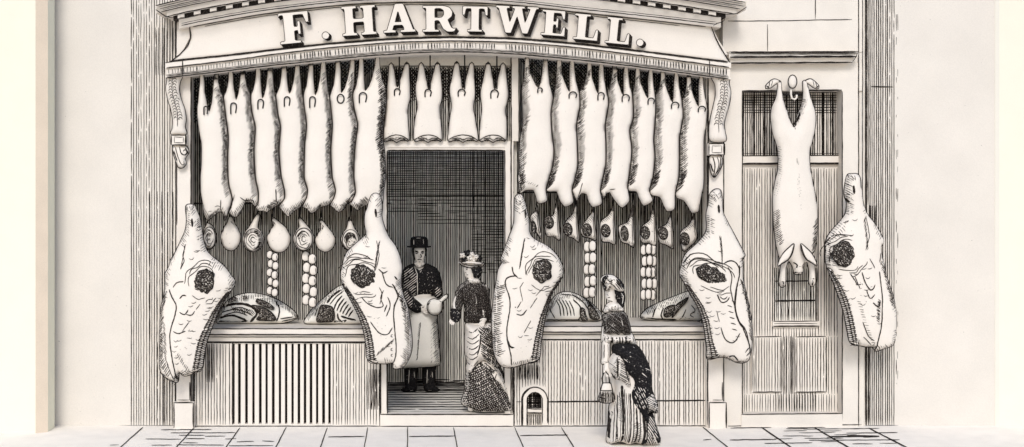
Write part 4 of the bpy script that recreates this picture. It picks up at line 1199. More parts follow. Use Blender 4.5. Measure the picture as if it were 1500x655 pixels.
beef('side of beef hanging on the post between the right window and the side door',
     [(1039, 286), (1043, 280), (1049, 277), (1055.5, 279), (1058, 291), (1059, 310), (1068, 329), (1080, 352), (1088, 367), (1091.5, 374), (1088, 380), (1088.5, 388), (1089, 411), (1096, 443), (1100.5, 466), (1102.5, 494), (1098, 524), (1090, 531), (1078, 530.5),
      (1064, 524), (1052.5, 523.5), (1036, 526), (1034.5, 507), (1030, 475), (1023, 452), (1011, 431), (1002, 414), (995.5, 402), (998, 388), (1004, 372), (1022, 355), (1034, 338), (1034, 315), (1037, 300)],
     [(1080, 388), (1080, 400), (1075, 425), (1073, 450), (1079, 470), (1088, 481), (1094, 503), (1097, 521)],
     [(1002, 414), (1011, 431), (1023, 452), (1030, 475), (1034.5, 507), (1036, 524)], [(1009, 416), (1020, 430), (1031, 446), (1040, 468), (1046, 498), (1054, 521)],
     (1041, 402), (23, 13.5), 20, (1049.5, 300), True, misc4)
misc5 = [([(1264, 316), (1268, 345), (1262, 366)], 1.0)] + rim([(1263, 318), (1266, 362)], 6, 2.4, -.5, 1, 1.0) + rim([(1296, 395), (1304, 425), (1310, 452), (1312, 470)], 13, 3.6, -1, -.9, 1.2, 395, 452) + \
        [([(1213, 352), (1222, 344), (1234, 345)], 1.0, 1, True), ([(1234, 326), (1239, 323)], 2.2), ([(1268, 378), (1276, 392)], 1.2), ([(1256, 398), (1262, 415), (1270, 424), (1276, 416)], 1.8, 1, True), ([(1263, 424), (1268, 436), (1275, 430)], 1.4, 1, True),
         ([(1272, 442), (1280, 448), (1283, 440)], 1.8, 1, True), ([(1258, 470), (1266, 490), (1276, 498)], 1.3, 1, True), ([(1286, 370), (1284, 384)], 1.2), ([(1240, 400), (1250, 416)], 1.4), ([(1246, 404), (1254, 422)], 1.2), ([(1260, 492), (1272, 504)], 1.2), ([(1238, 290), (1242, 298)], 2.2)] + \
        rim([(1250, 440), (1262, 480), (1272, 500)], 5, 4, 1, .1, .8) + rim([(1284, 440), (1282, 470)], 6, 2.4, -1, -.7, 1.4) + dots([(1250, 410), (1275, 410), (1270, 480), (1258, 470)], 10, 1.0)
beef('side of beef hanging at the far right, beyond the side door',
     [(1241, 256), (1248, 254.5), (1256, 255), (1260, 262), (1262, 282), (1268, 309), (1280, 326), (1290, 342), (1294, 354), (1290.5, 362), (1292, 375), (1296, 393), (1300, 409), (1308, 433), (1313, 458), (1312, 482), (1309, 504), (1297, 510), (1282, 514.5),
      (1278, 509), (1268, 508), (1256, 505.5), (1246, 503), (1240, 482), (1234, 453), (1222, 418), (1214, 399), (1210, 388), (1208, 373), (1209, 354), (1216, 340), (1231, 323), (1238, 312), (1239.5, 297), (1236, 285), (1237.5, 268)],
     [(1283, 397), (1286.5, 433), (1286, 452), (1285, 473), (1281, 500), (1281, 512)],
     [(1212, 394), (1222, 418), (1234, 453), (1240, 482), (1245, 502)], [(1219, 396), (1232, 415), (1243, 437), (1252, 469), (1257, 504)],
     (1235.5, 372), (17.5, 18), 0, (1246, 272), True, misc5)

# ---- joints on the counters
YJ = .44
def joint(lab, out, parts, st):
    xm = sum(p[0] for p in out) / len(out)
    by = max(p[1] for p in out)
    z = Z_LEFT if xm < 600 else Z_RIGHT
    # stands on the slab: depth chosen so that the outline's lowest row meets the slab
    Y0 = (CZ - z) * K / (by - VY) - D
    root = meat('beef_joint', (xm, by), Y0, lab, 'joint of beef', 'joints of beef on the counters')
    st = [(q[0], q[1] * 1.35, *q[2:]) for q in st]
    top = [p for p in out if p[1] < by - 8]
    st += rim(sorted(top), 8, 2.6, .2, 1, 1.0)
    body('flesh', out, Y0, .13, 24, .12, (M_WHITE, M_INK), root, st, 1.8)
    for q in parts:
        body('lean_patch', q, Y0 - .10, .045, 8, .04, (M_LEAN, M_INK, M_CLOTH), root, dots(q, 14, .9, 2), 1.2, g=2.6)
    return root


joint('wide joint of beef with streaked ribs at the left end of the left counter',
      [(318, 473), (320, 461), (326, 449), (340, 436), (360, 429.5), (381, 430.5), (402, 437), (420, 447), (432, 457), (436, 464), (430, 469), (414, 473.5), (390, 474.5), (360, 474.5), (335, 474.5)],
      [[(368, 448), (382, 449), (396, 456), (404, 466), (402, 470), (388, 470), (376, 468), (380, 460)], [(376, 438), (390, 442), (402, 451), (400, 454), (388, 449), (375, 442)], [(333, 440), (345, 435), (348, 438), (336, 443)], [(356, 434), (362, 434), (363, 437), (357, 438)]],
      [([(322, 452), (336, 446), (356, 444), (372, 449), (378, 458), (372, 466), (368, 471)], 2.6, 1, True), ([(322, 465), (340, 461), (352, 464), (362, 468)], 2.2, 1, True), ([(326, 457), (345, 452), (362, 456), (372, 462)], 1.2, 1, True),
       ([(330, 461), (348, 456), (364, 461)], 1.1, 1, True), ([(334, 455), (352, 449), (368, 454)], 1.0, 1, True), ([(404, 440), (410, 450), (410, 460), (406, 470)], 1.4, 1, True), ([(412, 466), (434, 463)], 1.3), ([(414, 470), (434, 466)], 1.3),
       ([(322, 470), (350, 471), (364, 469)], 2.0)] + rim([(340, 448), (370, 452)], 10, 3, .7, 1, .9))
joint('joint of beef with a square dark lean centre near the middle of the left counter',
      [(446, 473), (451, 461), (461, 448), (474, 437), (488, 425), (500, 418), (512, 420), (522, 436), (530, 455), (533, 472), (520, 475), (490, 475.5), (465, 475)],
      [[(470, 448), (478, 447), (487, 450), (490, 459), (488, 470), (476, 472), (464, 471), (466, 458)]],
      [([(480, 443), (488, 432), (500, 424)], 2.0, 1, True), ([(484, 445), (493, 434), (503, 426)], 1.2, 1, True)] + [([(490 + i * 4.2, 452 + i * 2.2), (494 + i * 4.2, 442 + i * 3.0), (502 + i * 3.2, 432 + i * 4.2)], 1.6, 1, True) for i in range(6)] +
      [([(490, 470), (500, 472), (508, 468)], 2.8), ([(495, 458), (496, 466), (502, 471)], 1.8), ([(500, 462), (512, 466), (522, 468)], 2.0), ([(462, 462), (466, 450)], 1.1)])
joint('rib joint of beef at the doorway end of the right counter',
      [(797, 469.5), (800, 456), (808, 439), (818, 430), (828, 427.5), (840, 429), (856, 437), (872, 449), (882, 461), (879, 469), (860, 471), (840, 470.5), (815, 470.5)],
      [[(862, 447), (870, 451), (876, 460), (878, 467), (868, 468), (863, 462)], [(850, 451), (856, 453), (858, 461), (861, 469), (853, 470), (850, 462)]],
      [([(822, 431), (838, 432), (852, 441), (860, 452)], 1.3, 1, True), ([(838, 438), (848, 448), (850, 460), (846, 468)], 1.4, 1, True)] + [([(812 + i * 5, 437 + i * .6), (818 + i * 5, 448 + i), (820 + i * 5, 462)], 1.2, 1, True) for i in range(5)] + [([(804, 452), (812, 466)], 1.0), ([(800, 468), (850, 468.5)], 1.4), ([(858, 440), (868, 449)], 2.2)])
joint('pointed joint of beef at the right end of the right counter',
      [(938, 465), (946, 453.5), (957, 447), (970, 441), (990, 433), (1008, 427), (1018, 432), (1024, 448), (1027, 468), (1010, 470), (985, 470.5), (960, 470)],
      [[(974, 452), (984, 447), (990, 448), (988, 456), (982, 463), (976, 465), (972, 462)], [(990, 447), (1000, 440), (1008, 436), (1004, 444), (996, 452), (990, 460), (984, 466), (986, 458)]],
      [([(960, 448), (956, 456), (954, 466)], 1.6, 1, True), ([(970, 450), (966, 460), (970, 468)], 1.4, 1, True), ([(940, 464.5), (960, 467), (990, 468)], 1.8), ([(1010, 446), (1016, 454), (1008, 460), (1014, 464)], 1.1, 1, True), ([(1002, 452), (998, 462), (994, 468)], 1.2, 1, True)] + dots([(998, 455), (1020, 448), (1022, 466), (998, 467)], 12, .9))

# ---- the whole pig at the side door
YG = -.10
root = meat('whole_pig', (1167, 420), YG, 'whole scalded pig hanging head down in front of the side door', 'pig carcass', None)
out = [(1138.5, 119), (1143.5, 119), (1145, 133), (1149, 151.6), (1155.5, 169), (1161.6, 183), (1167, 170), (1174, 151.6), (1176, 137), (1175.5, 119.5), (1181, 119), (1183.5, 128), (1187.5, 144), (1193, 160), (1195, 177), (1191, 203), (1186, 221), (1186.5, 243), (1190, 264),
       (1195, 290), (1197.5, 318), (1197, 345), (1194, 366), (1193, 385), (1194, 400), (1194.5, 414), (1189, 420), (1184.5, 414), (1184.8, 399), (1181.5, 384), (1177, 391), (1174.5, 401), (1164, 401.5), (1160.5, 391), (1155, 383), (1151.5, 392), (1151, 405), (1150.5, 417), (1145, 421), (1140.7, 415), (1142, 398), (1143, 384),
       (1138, 366), (1134, 340), (1132, 312), (1131.5, 288), (1135, 266), (1139, 248), (1139.5, 228), (1137, 212), (1131.5, 195), (1128.6, 174), (1130, 158), (1136, 144), (1138.5, 128)]
st = rim([(1152, 165), (1161.6, 184), (1170, 165)], 6, 1.7, 0, 1, 1.1) + rim([(1146, 140), (1153, 164)], 4, 2.2, -1, .5, .9) + rim([(1175, 145), (1168, 166)], 5, 2.0, 1, .4, .9)
st += rim([(1132, 312), (1133, 335), (1138, 360)], 9, 2.5, 1, -.9, 1.0) + rim([(1197, 318), (1196, 345), (1193, 365)], 12, 2.5, -1, 1, 1.1) + rim([(1139, 215), (1140, 250), (1133, 285)], 3.5, 3.2, 1, .6, .9) + rim([(1186, 225), (1191, 262), (1196, 300)], 3.5, 3.2, -1, .5, .9)
st += [([(1163, 232), (1163.5, 240)], .7)] + dots([(1162, 235), (1166, 235), (1170, 312), (1166, 312)], 22, .8)
st += [([(1154, 384), (1150, 388)], 1.8), ([(1160, 384), (1165, 388), (1163, 394)], 1.6, 1, True), ([(1177, 384), (1173, 388), (1174, 394)], 1.6, 1, True), ([(1163, 399), (1168, 401), (1175, 399)], 3.2), ([(1167, 390), (1171, 390)], .8), ([(1142, 412), (1150, 413)], 1.8), ([(1186, 408), (1193, 408)], 1.6), ([(1145, 412), (1146, 420)], 1.6), ([(1188, 410), (1189, 419)], 1.4)]
body('flesh', out, YG, .13, 24, .09, (M_MEAT, M_INK), root, st, 1.5)
for f in (0, 1):
    m = (lambda x: 2 * 1168 - x) if f else (lambda x: x)
    ear = [(m(1163), 357), (m(1156), 362), (m(1147), 371), (m(1141), 382), (m(1139.5), 390), (m(1147), 385), (m(1156), 379), (m(1161), 370)]
    body('ear', ear, YG - .12, .015, 6, .015, (M_MEAT, M_INK), root, [([(m(1163), 358), (m(1160), 370), (m(1155), 380), (m(1146), 386)], 2.0, 1, True)], 1.5, g=2.5)
    m = (lambda x: 2 * 1160.4 - x) if f else (lambda x: x)
    tr_ = [(m(1142), 119), (m(1134), 115.5), (m(1127), 119.5), (m(1121), 126), (m(1121.5), 130), (m(1128), 129.5), (m(1135), 124.5)]
    body('trotter', tr_, YG, .03, 5, .03, (M_MEAT, M_INK), root, [([(m(1127), 120), (m(1125), 128)], 1.2), ([(m(1122), 126), (m(1126), 129)], 2.4), ([(m(1131), 118), (m(1129), 127)], .9)], 1.4, g=2.2)
# gambrel hook that carries it
b = B()
s = (D + YG) / K
tube3(b, [((x - VX) * s, YG + .02, CZ - (y - VY) * s) for x, y in ((1140, 137.5), (1160, 138), (1180, 137.5))], .011, 1, 8)
tube3(b, [((x - VX) * s, YG, CZ - (y - VY) * s) for x, y in ((1159, 126), (1158.5, 138), (1160, 144), (1164, 146), (1167, 143), (1167, 139))], .010, 0, 8)
cx, cz = (1160 - VX) * s, CZ - (120 - VY) * s
V, F = [], []
for i in range(9):
    a = math.pi * i / 8 - math.pi / 2
    for k in range(14):
        q = 2 * math.pi * k / 14
        V.append((cx + .043 * math.cos(a) * math.cos(q), YG + .045 * math.cos(a) * math.sin(q), cz + .066 * math.sin(a)))
for i in range(8):
    for k in range(14): F.append((i * 14 + k, i * 14 + (k + 1) % 14, (i + 1) * 14 + (k + 1) % 14, (i + 1) * 14 + k))
b.add(V, F, 0, True)
tube3(b, [(x, YG - .02, z) for x, z in [(cx + .043 * math.cos(a), cz + .066 * math.sin(a)) for a in np.linspace(0, 2 * math.pi, 20, endpoint=False)]], .0045, 1, 5, True)
tube3(b, [(cx, YG + .02, cz), (cx, .03, cz)], .012, 0, 8)
tag(b.link('meat_hook', (M_WOOD, M_IRON)), 'round headed hook and bar above the side door, holding the pig', 'hook')
# ================================================================== PEOPLE
def figure(root, J, E, Y0, start, face_strokes, mats, subdiv=2, ow=0):
    """one continuous body grown along a skeleton; J: name -> (px, py, depth offset, radius)"""
    s = (D + Y0) / K
    names = list(J)
    V = [((J[n][0] - VX) * s, Y0 + J[n][2], CZ - (J[n][1] - VY) * s) for n in names]
    idx = {n: i for i, n in enumerate(names)}
    me = bpy.data.meshes.new('skeleton')
    me.from_pydata(V, [(idx[a], idx[c]) for a, c in E], [])
    o = bpy.data.objects.new('skeleton', me)
    col.objects.link(o)
    sk = o.modifiers.new('Skin', 'SKIN')
    if not me.skin_vertices: 
        bpy.context.view_layer.objects.active = o
    for i, n in enumerate(names):
        r = J[n][3]
        r = r if isinstance(r, tuple) else (r, r)
        me.skin_vertices[0].data[i].radius = r
        me.skin_vertices[0].data[i].use_root = (n == start)
    sb = o.modifiers.new('Sub', 'SUBSURF'); sb.levels = subdiv; sb.render_levels = subdiv
    dg = bpy.context.evaluated_depsgraph_get()
    ev = o.evaluated_get(dg)
    m2 = bpy.data.meshes.new_from_object(ev)
    b = B()
    vs = [tuple(v.co) for v in m2.vertices]; fs = [list(p.vertices) for p in m2.polygons]
    b.add(vs, fs, 0, True)
    bvh = BVHTree.FromPolygons([Vector(v) for v in vs], fs)
    bpy.data.objects.remove(o); bpy.data.meshes.remove(m2)

    def conv(x, y):
        ax, az = (x - VX) * s, CZ - (y - VY) * s
        h = bvh.ray_cast(Vector((ax, Y0 - 3, az)), Vector((0, 1, 0)))
        return (ax, (h[0].y if h[0] is not None else Y0) - .003, az)
    draw(b, face_strokes, conv, 1.2)
    return b.link('body', mats, root)


def hand(J, E, wrist, w, d, dep, ang_spread=14, curl=.0, L=1.0, tag_='', thumb=1):
    """palm, four unequal bent fingers and a thumb leaving the side of the palm; w = wrist pixel, d = direction in pixels"""
    dx, dy = d; n = math.hypot(dx, dy); dx, dy = dx / n, dy / n; nx, ny = -dy, dx
    px, py = w[0] + dx * 6 * L, w[1] + dy * 6 * L
    J[tag_ + 'palm'] = (px, py, dep, (.024, .016)); E.append((wrist, tag_ + 'palm'))
    for k, (off, ln) in enumerate(((-3.2, 8), (-1.1, 9.6), (1.1, 9.0), (3.2, 7.2))):
        a = (px + dx * 4.5 * L + nx * off * L, py + dy * 4.5 * L + ny * off * L)
        m_ = (a[0] + dx * ln * .5 * L + nx * off * .15, a[1] + dy * ln * .5 * L + ny * off * .15)
        e = (m_[0] + dx * ln * .42 * L, m_[1] + dy * ln * .42 * L)
        J[f'{tag_}k{k}'] = (a[0], a[1], dep, .0095); J[f'{tag_}m{k}'] = (m_[0], m_[1], dep - curl, .0088); J[f'{tag_}t{k}'] = (e[0], e[1], dep - curl * 1.2 + .012, .0070)
        E += [(tag_ + 'palm', f'{tag_}k{k}'), (f'{tag_}k{k}', f'{tag_}m{k}'), (f'{tag_}m{k}', f'{tag_}t{k}')]
    a = (px + nx * 4.2 * L * thumb - dx * 1.0, py + ny * 4.2 * L * thumb - dy * 1.0)
    e = (a[0] + (dx * 4.6 + nx * 2.6 * thumb) * L, a[1] + (dy * 4.6 + ny * 2.6 * thumb) * L)
    J[tag_ + 'th'] = (a[0], a[1], dep - .01, .0105); J[tag_ + 'tt'] = (e[0], e[1], dep - .018, .0085)
    E += [(tag_ + 'palm', tag_ + 'th'), (tag_ + 'th', tag_ + 'tt')]


GM = (M_GREY, M_INK, M_CLOTH)
WM = (M_WHITE, M_INK, M_CLOTH)
CM = (M_CLOTH, M_INK, M_CLOTH)
DM = (M_DARK, M_INK, M_CLOTH)


def wear(name, out, Y0, T, R, root, st=(), mats=CM, ow=1.3, Tb=None, g=3.0, spline=True, ph=.5):
    return body(name, out, Y0, T, R, T if Tb is None else Tb, mats, root, st, ow, spline, g, .003, None, ph)


# ------------------------------------------------------------------ the butcher
YM = 1.44
man = thing('person', P(614, gy(YM) - 16, YM)[:2] + (zf,), 'butcher in a dark hat, dark coat and long pale apron in the doorway', 'person')
J = {'pelvis': (615, 458, 0, .15), 'waist': (615, 436, 0, .135), 'chest': (614, 408, 0, (.165, .125)), 'neckb': (614.5, 390, .0, .062), 'neck': (614.5, 385, -.005, .055),
     'chin': (614.8, 380, -.035, (.052, .055)), 'face': (614.5, 372, -.015, (.068, .085)), 'brow': (614.5, 364, .0, (.070, .09)), 'crown': (614.5, 357, .01, .055),
     'nose': (616, 373.5, -.108, .010),
     'shl': (600, 397, .02, .052), 'ell': (594.5, 424, -.02, .050), 'wrl': (611, 449, -.20, .030),
     'shr': (632, 397, .02, .052), 'elr': (642, 423, -.02, .050), 'wrr': (640, 434, -.17, .030),
     'hipl': (606, 470, 0, .105), 'knl': (603, 518, -.01, .068), 'anl': (602, 561, 0, .045), 'toel': (598.5, 568.5, -.07, .034),
     'hipr': (625, 470, 0, .105), 'knr': (628, 518, -.01, .068), 'anr': (630, 561, 0, .045), 'toer': (633, 568.5, -.07, .034)}
E = [('pelvis', 'waist'), ('waist', 'chest'), ('chest', 'neckb'), ('neckb', 'neck'), ('neck', 'chin'), ('chin', 'face'), ('face', 'brow'), ('brow', 'crown'), ('face', 'nose'),
     ('chest', 'shl'), ('shl', 'ell'), ('ell', 'wrl'), ('chest', 'shr'), ('shr', 'elr'), ('elr', 'wrr'),
     ('pelvis', 'hipl'), ('hipl', 'knl'), ('knl', 'anl'), ('anl', 'toel'), ('pelvis', 'hipr'), ('hipr', 'knr'), ('knr', 'anr'), ('anr', 'toer')]
hand(J, E, 'wrl', (611, 449), (1, .25), -.24, curl=.02, tag_='l', thumb=-1)
hand(J, E, 'wrr', (640, 434), (-.75, .65), -.24, curl=.02, tag_='r', thumb=-1)
fs = [([(606.5, 368.6), (609, 367.6), (613, 369)], 2.6), ([(616.5, 369), (619.5, 368.2), (622, 369)], 2.4), ([(608.5, 370.6), (612, 371)], 1.6), ([(617.3, 371), (620.5, 370.8)], 1.4), ([(615.5, 371), (617.5, 376), (615, 377)], 1.2),
      ([(611.5, 380), (614.5, 379.2), (618, 380)], 1.5), ([(605.5, 366), (605, 372), (607, 379), (610, 384)], 2.4), ([(623, 366), (623.6, 373), (621, 380)], 1.6), ([(613, 383), (616, 383.3)], .9)]
figure(man, J, E, YM, 'pelvis', fs, (M_SKIN, M_INK, M_CLOTH))
wear('hair', [(604.5, 362), (603.8, 370), (605, 376), (607.3, 379), (607.6, 371), (608.5, 366), (614, 365), (620, 366), (622, 371), (622.4, 376), (624.4, 371), (624.6, 363), (614, 358)], YM + .015, .075, 7, man, (), DM, .8, .12)
# bowler hat: lathe crown and curled brim
def lathe(b, cx, cy, Yc, prof, s, tilt=0., mi=0, n=24, ry=.9, roll=0.):
    V, F = [], []
    X0, Z0 = (cx - VX) * s, CZ - (cy - VY) * s
    for r, h in prof:
        for k in range(n):
            a = 2 * math.pi * k / n
            x, y, z = r * math.cos(a), r * ry * math.sin(a), h
            y, z = y * math.cos(tilt) - z * math.sin(tilt), y * math.sin(tilt) + z * math.cos(tilt)
            x, z = x * math.cos(roll) - z * math.sin(roll), x * math.sin(roll) + z * math.cos(roll)
            V.append((X0 + x, Yc + y, Z0 + z))
    m = len(prof)
    for i in range(m - 1):
        for k in range(n): F.append((i * n + k, i * n + (k + 1) % n, (i + 1) * n + (k + 1) % n, (i + 1) * n + k))
    F.append(tuple(range(n))[::-1]); F.append(tuple((m - 1) * n + k for k in range(n)))
    b.add(V, F, mi, True)


s = (D + YM) / K
b = B()
lathe(b, 613.8, 363.5, YM, [(.070, .0), (.130, .010), (.136, .022), (.126, .022), (.100, .010), (.098, .045), (.099, .085), (.090, .112), (.064, .126), (.01, .130)], s, -.06, 0, 28, 1.05)
lathe(b, 613.8, 363.5, YM, [(.0955, .014), (.0965, .036), (.0955, .038)], s, -.06, 1, 28, 1.05)
cvh = lambda x, y: ((x - VX) * s, YM - .112, CZ - (y - VY) * s)
draw(b, [([(606, 351), (606, 358)], .9, 2), ([(620, 350), (620.5, 357)], .6, 2), ([(610, 348.5), (616, 348)], .6, 2)], cvh, 2)
b.link('bowler_hat', DM, man)
# trousers and boots
for side in (-1, 1):
    c = 602.5 if side < 0 else 629
    o = [(c - 9, 528), (c + 9, 528), (c + 8.5, 548), (c + 8, 563), (c + 7, 567), (c - 7, 567), (c - 9, 562), (c - 9.5, 546)]
    st = [([(c - 3, 540), (c - 4, 560)], .8, 2), ([(c + 4, 543), (c + 4.6, 552)], .7, 2)] + dots(o, 9, .7, 2)
    wear('trouser_leg', o, YM, .085, 8, man, st, DM, 1.0)
    q = [(c - 8, 562), (c + 7, 562), (c + 8, 569), (c + 6, 573.3), (c - 4, 573.8), (c - 14, 573.5), (c - 15, 570), (c - 9, 567)]
    if side > 0: q = [(2 * c - x, y) for x, y in q]
    wear('boot', q, YM - .05, .115, 8, man, [([(c - 2, 570), (c + 3, 570)], .7, 2)], DM, .8)
# coat
coat = [(605, 386.5), (598, 389), (591.5, 394), (588.5, 403), (587, 416), (587, 430), (590, 440), (598, 448), (606, 447), (608, 438), (622, 434.5), (640, 433), (648, 433), (647.5, 418), (645, 404), (640, 393.5), (632, 389), (624, 386), (618, 391), (614, 393), (609, 390)]
st = hatch([(589, 398), (604, 389), (612, 402), (609, 432), (591, 438)], -38, 3.0, .75, .25, 2) + dots([(612, 395), (640, 395), (645, 430), (612, 432)], 42, .75, 2) + \
     [([(607, 389), (611, 400), (611.5, 432)], 1.0, 2), ([(620, 388), (616, 398)], .8, 2), ([(592, 402), (606, 390)], 1.0, 2)] + dots([(590, 415), (604, 410), (606, 440), (594, 440)], 12, .7, 2)
wear('coat', coat, YM, .155, 15, man, st, DM, 1.0)
wear('collar', [(606, 385), (610, 383.5), (614.5, 387.5), (619, 383.5), (623, 385), (619, 391), (614.5, 393.5), (609.5, 391)], YM - .05, .075, 5, man, [([(610, 386), (614, 392)], .9), ([(619, 386), (615, 392)], .9)], CM, .8, .04, 2)
apron = [(603, 434), (610, 432.5), (628, 433), (643, 434.5), (642, 450), (641, 470), (643, 500), (645.5, 531), (636, 536.5), (618, 538), (600, 539), (588, 537), (590, 510), (594, 480), (599, 456)]
st = rim([(641, 466), (643, 500), (645, 531)], 11, 2.7, -1, .95, 1.0) + [([(616, 470), (613, 500), (611, 524)], .8), ([(640, 455), (641, 470), (643.5, 500), (645, 530)], 1.6)] + rim([(616, 470), (612, 520)], 5, 3.4, -.6, 1, .9) + rim([(632, 480), (633, 525)], 4, 5, -.6, 1, .8) + \
     rim([(598, 458), (594, 490), (590, 525)], 8, 3.2, 1, -.8, .9)
wear('apron', apron, YM - .05, .165, 16, man, st, WM, 1.4, .02)
for q, dots_ in (([(590, 424), (598, 424), (606, 436), (615, 444), (620, 450), (618, 456), (611, 458.5), (603, 455), (595, 447), (590, 438)], 10), ([(637, 418), (646, 419), (648, 429), (645, 435), (640, 437), (636, 433)], 4)):
    wear('sleeve', q, YM - .215, .055, 7, man, dots(q, dots_, .75, 2) + hatch(q[:3] + q[-3:], -40, 3.2, .8, .2, 2), DM, .8, .11, 2.4)
# joint of meat he carries
root = meat('ham', (637, 461), YM - .31, 'round pale ham held by the butcher in the doorway', 'ham', None)
out = ell(636.5, 449.5, 10.5, 12, 0, 16, -60, 240)[:-1] + [(630, 440), (629, 435), (634, 437.5), (639, 437), (645, 434.5), (649, 431.5), (652, 433), (649, 440)]
body('flesh', [(626.5, 444), (630, 439.5), (636, 437.5), (643, 439), (650, 433), (656, 431), (655, 437), (649, 442), (648, 449), (646, 457), (640, 461.5), (632, 461), (627, 456), (625.5, 450)], YM - .31, .075, 10, .06, (M_WHITE, M_INK), root,
     [([(647, 441), (649, 446), (648, 454), (644, 460)], 2.0, 1, True), ([(630, 441), (627, 447), (627, 453)], 1.5, 1, True), ([(626, 457), (630, 458)], 1.6), ([(643, 440), (648, 443)], 1.2)], 1.5, g=2.6)

# ------------------------------------------------------------------ lady in the doorway, seen from behind
YL = .14
zl = zf
lady = thing('person', P(700, 600, YL)[:2] + (zf,), 'lady in flowered hat, dark jacket and checked skirt, seen from behind in the doorway', 'person')
J = {'pelvis': (701, 482, 0, (.13, .12)), 'waist': (698, 466, 0, .095), 'chest': (694, 434, 0, (.125, .10)), 'neckb': (692, 414, 0, .05), 'neck': (691.5, 408, 0, .043),
     'chin': (687, 404, -.03, .045), 'face': (689.5, 397, -.01, (.065, .075)), 'brow': (691.5, 389, .0, (.072, .082)), 'crown': (692, 381, 0, .05), 'nose': (680.5, 397.5, -.05, .009),
     'shl': (678, 423, 0, .052), 'ell': (667, 446, -.03, .038), 'wrl': (668, 459, -.12, .026),
     'shr': (710, 423, .0, .052), 'elr': (717, 447, .02, .038), 'wrr': (711, 464, -.09, .025),
     'hipl': (694, 492, 0, .10), 'knl': (693, 545, 0, .062), 'anl': (692, 590, 0, .04), 'toel': (688, 599, -.09, .034),
     'hipr': (709, 492, 0, .10), 'knr': (711, 545, 0, .062), 'anr': (712, 590, 0, .04), 'toer': (708, 599, -.09, .034)}
E = [('pelvis', 'waist'), ('waist', 'chest'), ('chest', 'neckb'), ('neckb', 'neck'), ('neck', 'chin'), ('chin', 'face'), ('face', 'brow'), ('brow', 'crown'), ('face', 'nose'),
     ('chest', 'shl'), ('shl', 'ell'), ('ell', 'wrl'), ('chest', 'shr'), ('shr', 'elr'), ('elr', 'wrr'),
     ('pelvis', 'hipl'), ('hipl', 'knl'), ('knl', 'anl'), ('anl', 'toel'), ('pelvis', 'hipr'), ('hipr', 'knr'), ('knr', 'anr'), ('anr', 'toer')]
hand(J, E, 'wrl', (667, 459), (-.5, .9), -.14, curl=.02, L=.85, tag_='l', thumb=-1)
hand(J, E, 'wrr', (711, 464), (-.6, .8), -.13, curl=.02, L=.85, tag_='r')
fs = [([(682, 394), (684.5, 394.5)], 1.4), ([(681.5, 392.5), (685, 392)], 1.0), ([(682.5, 402), (685.5, 402)], 1.1), ([(681, 398), (683, 400)], .9), ([(683, 406.5), (689, 409)], 1.1)]
figure(lady, J, E, YL, 'pelvis', fs, (M_SKIN, M_INK, M_CLOTH))
q = [(687, 390), (694, 388), (703, 391), (706.5, 397), (704, 404), (698, 408.5), (692, 407), (690, 401), (687.5, 397)]
wear('hair', q, YL + .0, .10, 8, lady, dots(q, 16, .7, 2), DM, 1.0, .11)
s = (D + YL) / K
b = B()
lathe(b, 690.5, 386.5, YL, [(.05, .0), (.124, -.010), (.132, -.004), (.126, .006), (.088, .014), (.084, .05), (.078, .085), (.05, .10), (.01, .102)], s, -.16, 0, 28, 1.05, -.08)
cvh = lambda x, y: ((x - VX) * s, YL - .135 + .05 * min(1, max(0, (388 - y) / 20)), CZ - (y - VY) * s)
draw(b, [([(672, 384), (676, 388), (690, 391.5), (704, 390), (709.5, 384)], 1.8, 1, True), ([(673, 381), (677, 385), (690, 388), (702, 387), (708, 382)], 1.3, 1, True), ([(672, 384), (672, 380), (676, 377)], 1.2)], cvh, 2)
hat = b.link('straw_hat', CM, lady)
for (x, y, r, k) in ((678, 374.5, 5, 0), (684.5, 371.5, 5.5, 1), (691, 373, 5, 0), (689, 379, 6, 0), (681, 381, 5, 1), (697, 377, 5, 0), (701.5, 379, 4.5, 1), (694, 382, 4.5, 0)):
    o = [(x + r * (1 + .22 * math.cos(5 * a)) * math.cos(a), y + r * (1 + .22 * math.cos(5 * a)) * .9 * math.sin(a)) for a in np.linspace(0, 2 * math.pi, 20, endpoint=False)]
    dk = k
    body('flower', o, YL - .085, .045, 5, .05, DM if dk else CM, hat, ([(ell(x, y, r * .45, r * .4, 0, 8, 30, 290), .9)] + dots(o, 2, .9)) if not dk else dots(o, 4, .9, 2), 1.1, g=2.2)
jacket = [(685, 411), (678, 415), (671, 421), (667, 431), (664, 444), (661.5, 455), (665, 462), (673, 463), (676.5, 450), (679, 444), (681.5, 456), (680.5, 470), (690, 475), (702, 475.5), (714, 473), (722, 472), (720.5, 458), (719, 440), (716, 424), (710, 416), (702, 412), (693, 409.5)]
st = hatch(jacket, 32, 2.2, 1.3, .03) + hatch(jacket, -58, 2.3, 1.3, .05) + hatch(jacket, 85, 3.0, 1.1, .2) + hatch([(700, 412), (716, 424), (722, 472), (704, 475), (694, 440)], 80, 3.0, 1.3, .1) + [([(676, 424), (677, 436), (679, 446)], 1.8, 1, True), ([(681, 456), (680.5, 470), (691, 475), (714, 473)], 2.6, 1, True)] + \
     hatch([(681, 461), (720, 458), (722, 472), (681, 474)], 20, 1.8, 1.4, .05) + [([(706, 452), (708, 462)], 1.8, 2), ([(696, 432), (697, 446)], .8, 2)]
wear('jacket', jacket, YL, .135, 14, lady, st, GM, 1.6)
q = [(684, 408), (691, 405.5), (701, 408), (704, 413.5), (697, 416.5), (687, 415.5)]
wear('neck_frill', q, YL - .01, .10, 5, lady, dots(q, 12, 1.2) + rim([(684, 412), (694, 416), (703, 413)], 6, 2, .1, -1, 1.2), CM, 1.4, .1, 2.2)
cuff = [(660.5, 453), (668, 453), (674.5, 457), (675, 465), (670, 472), (663, 471), (660, 463)]
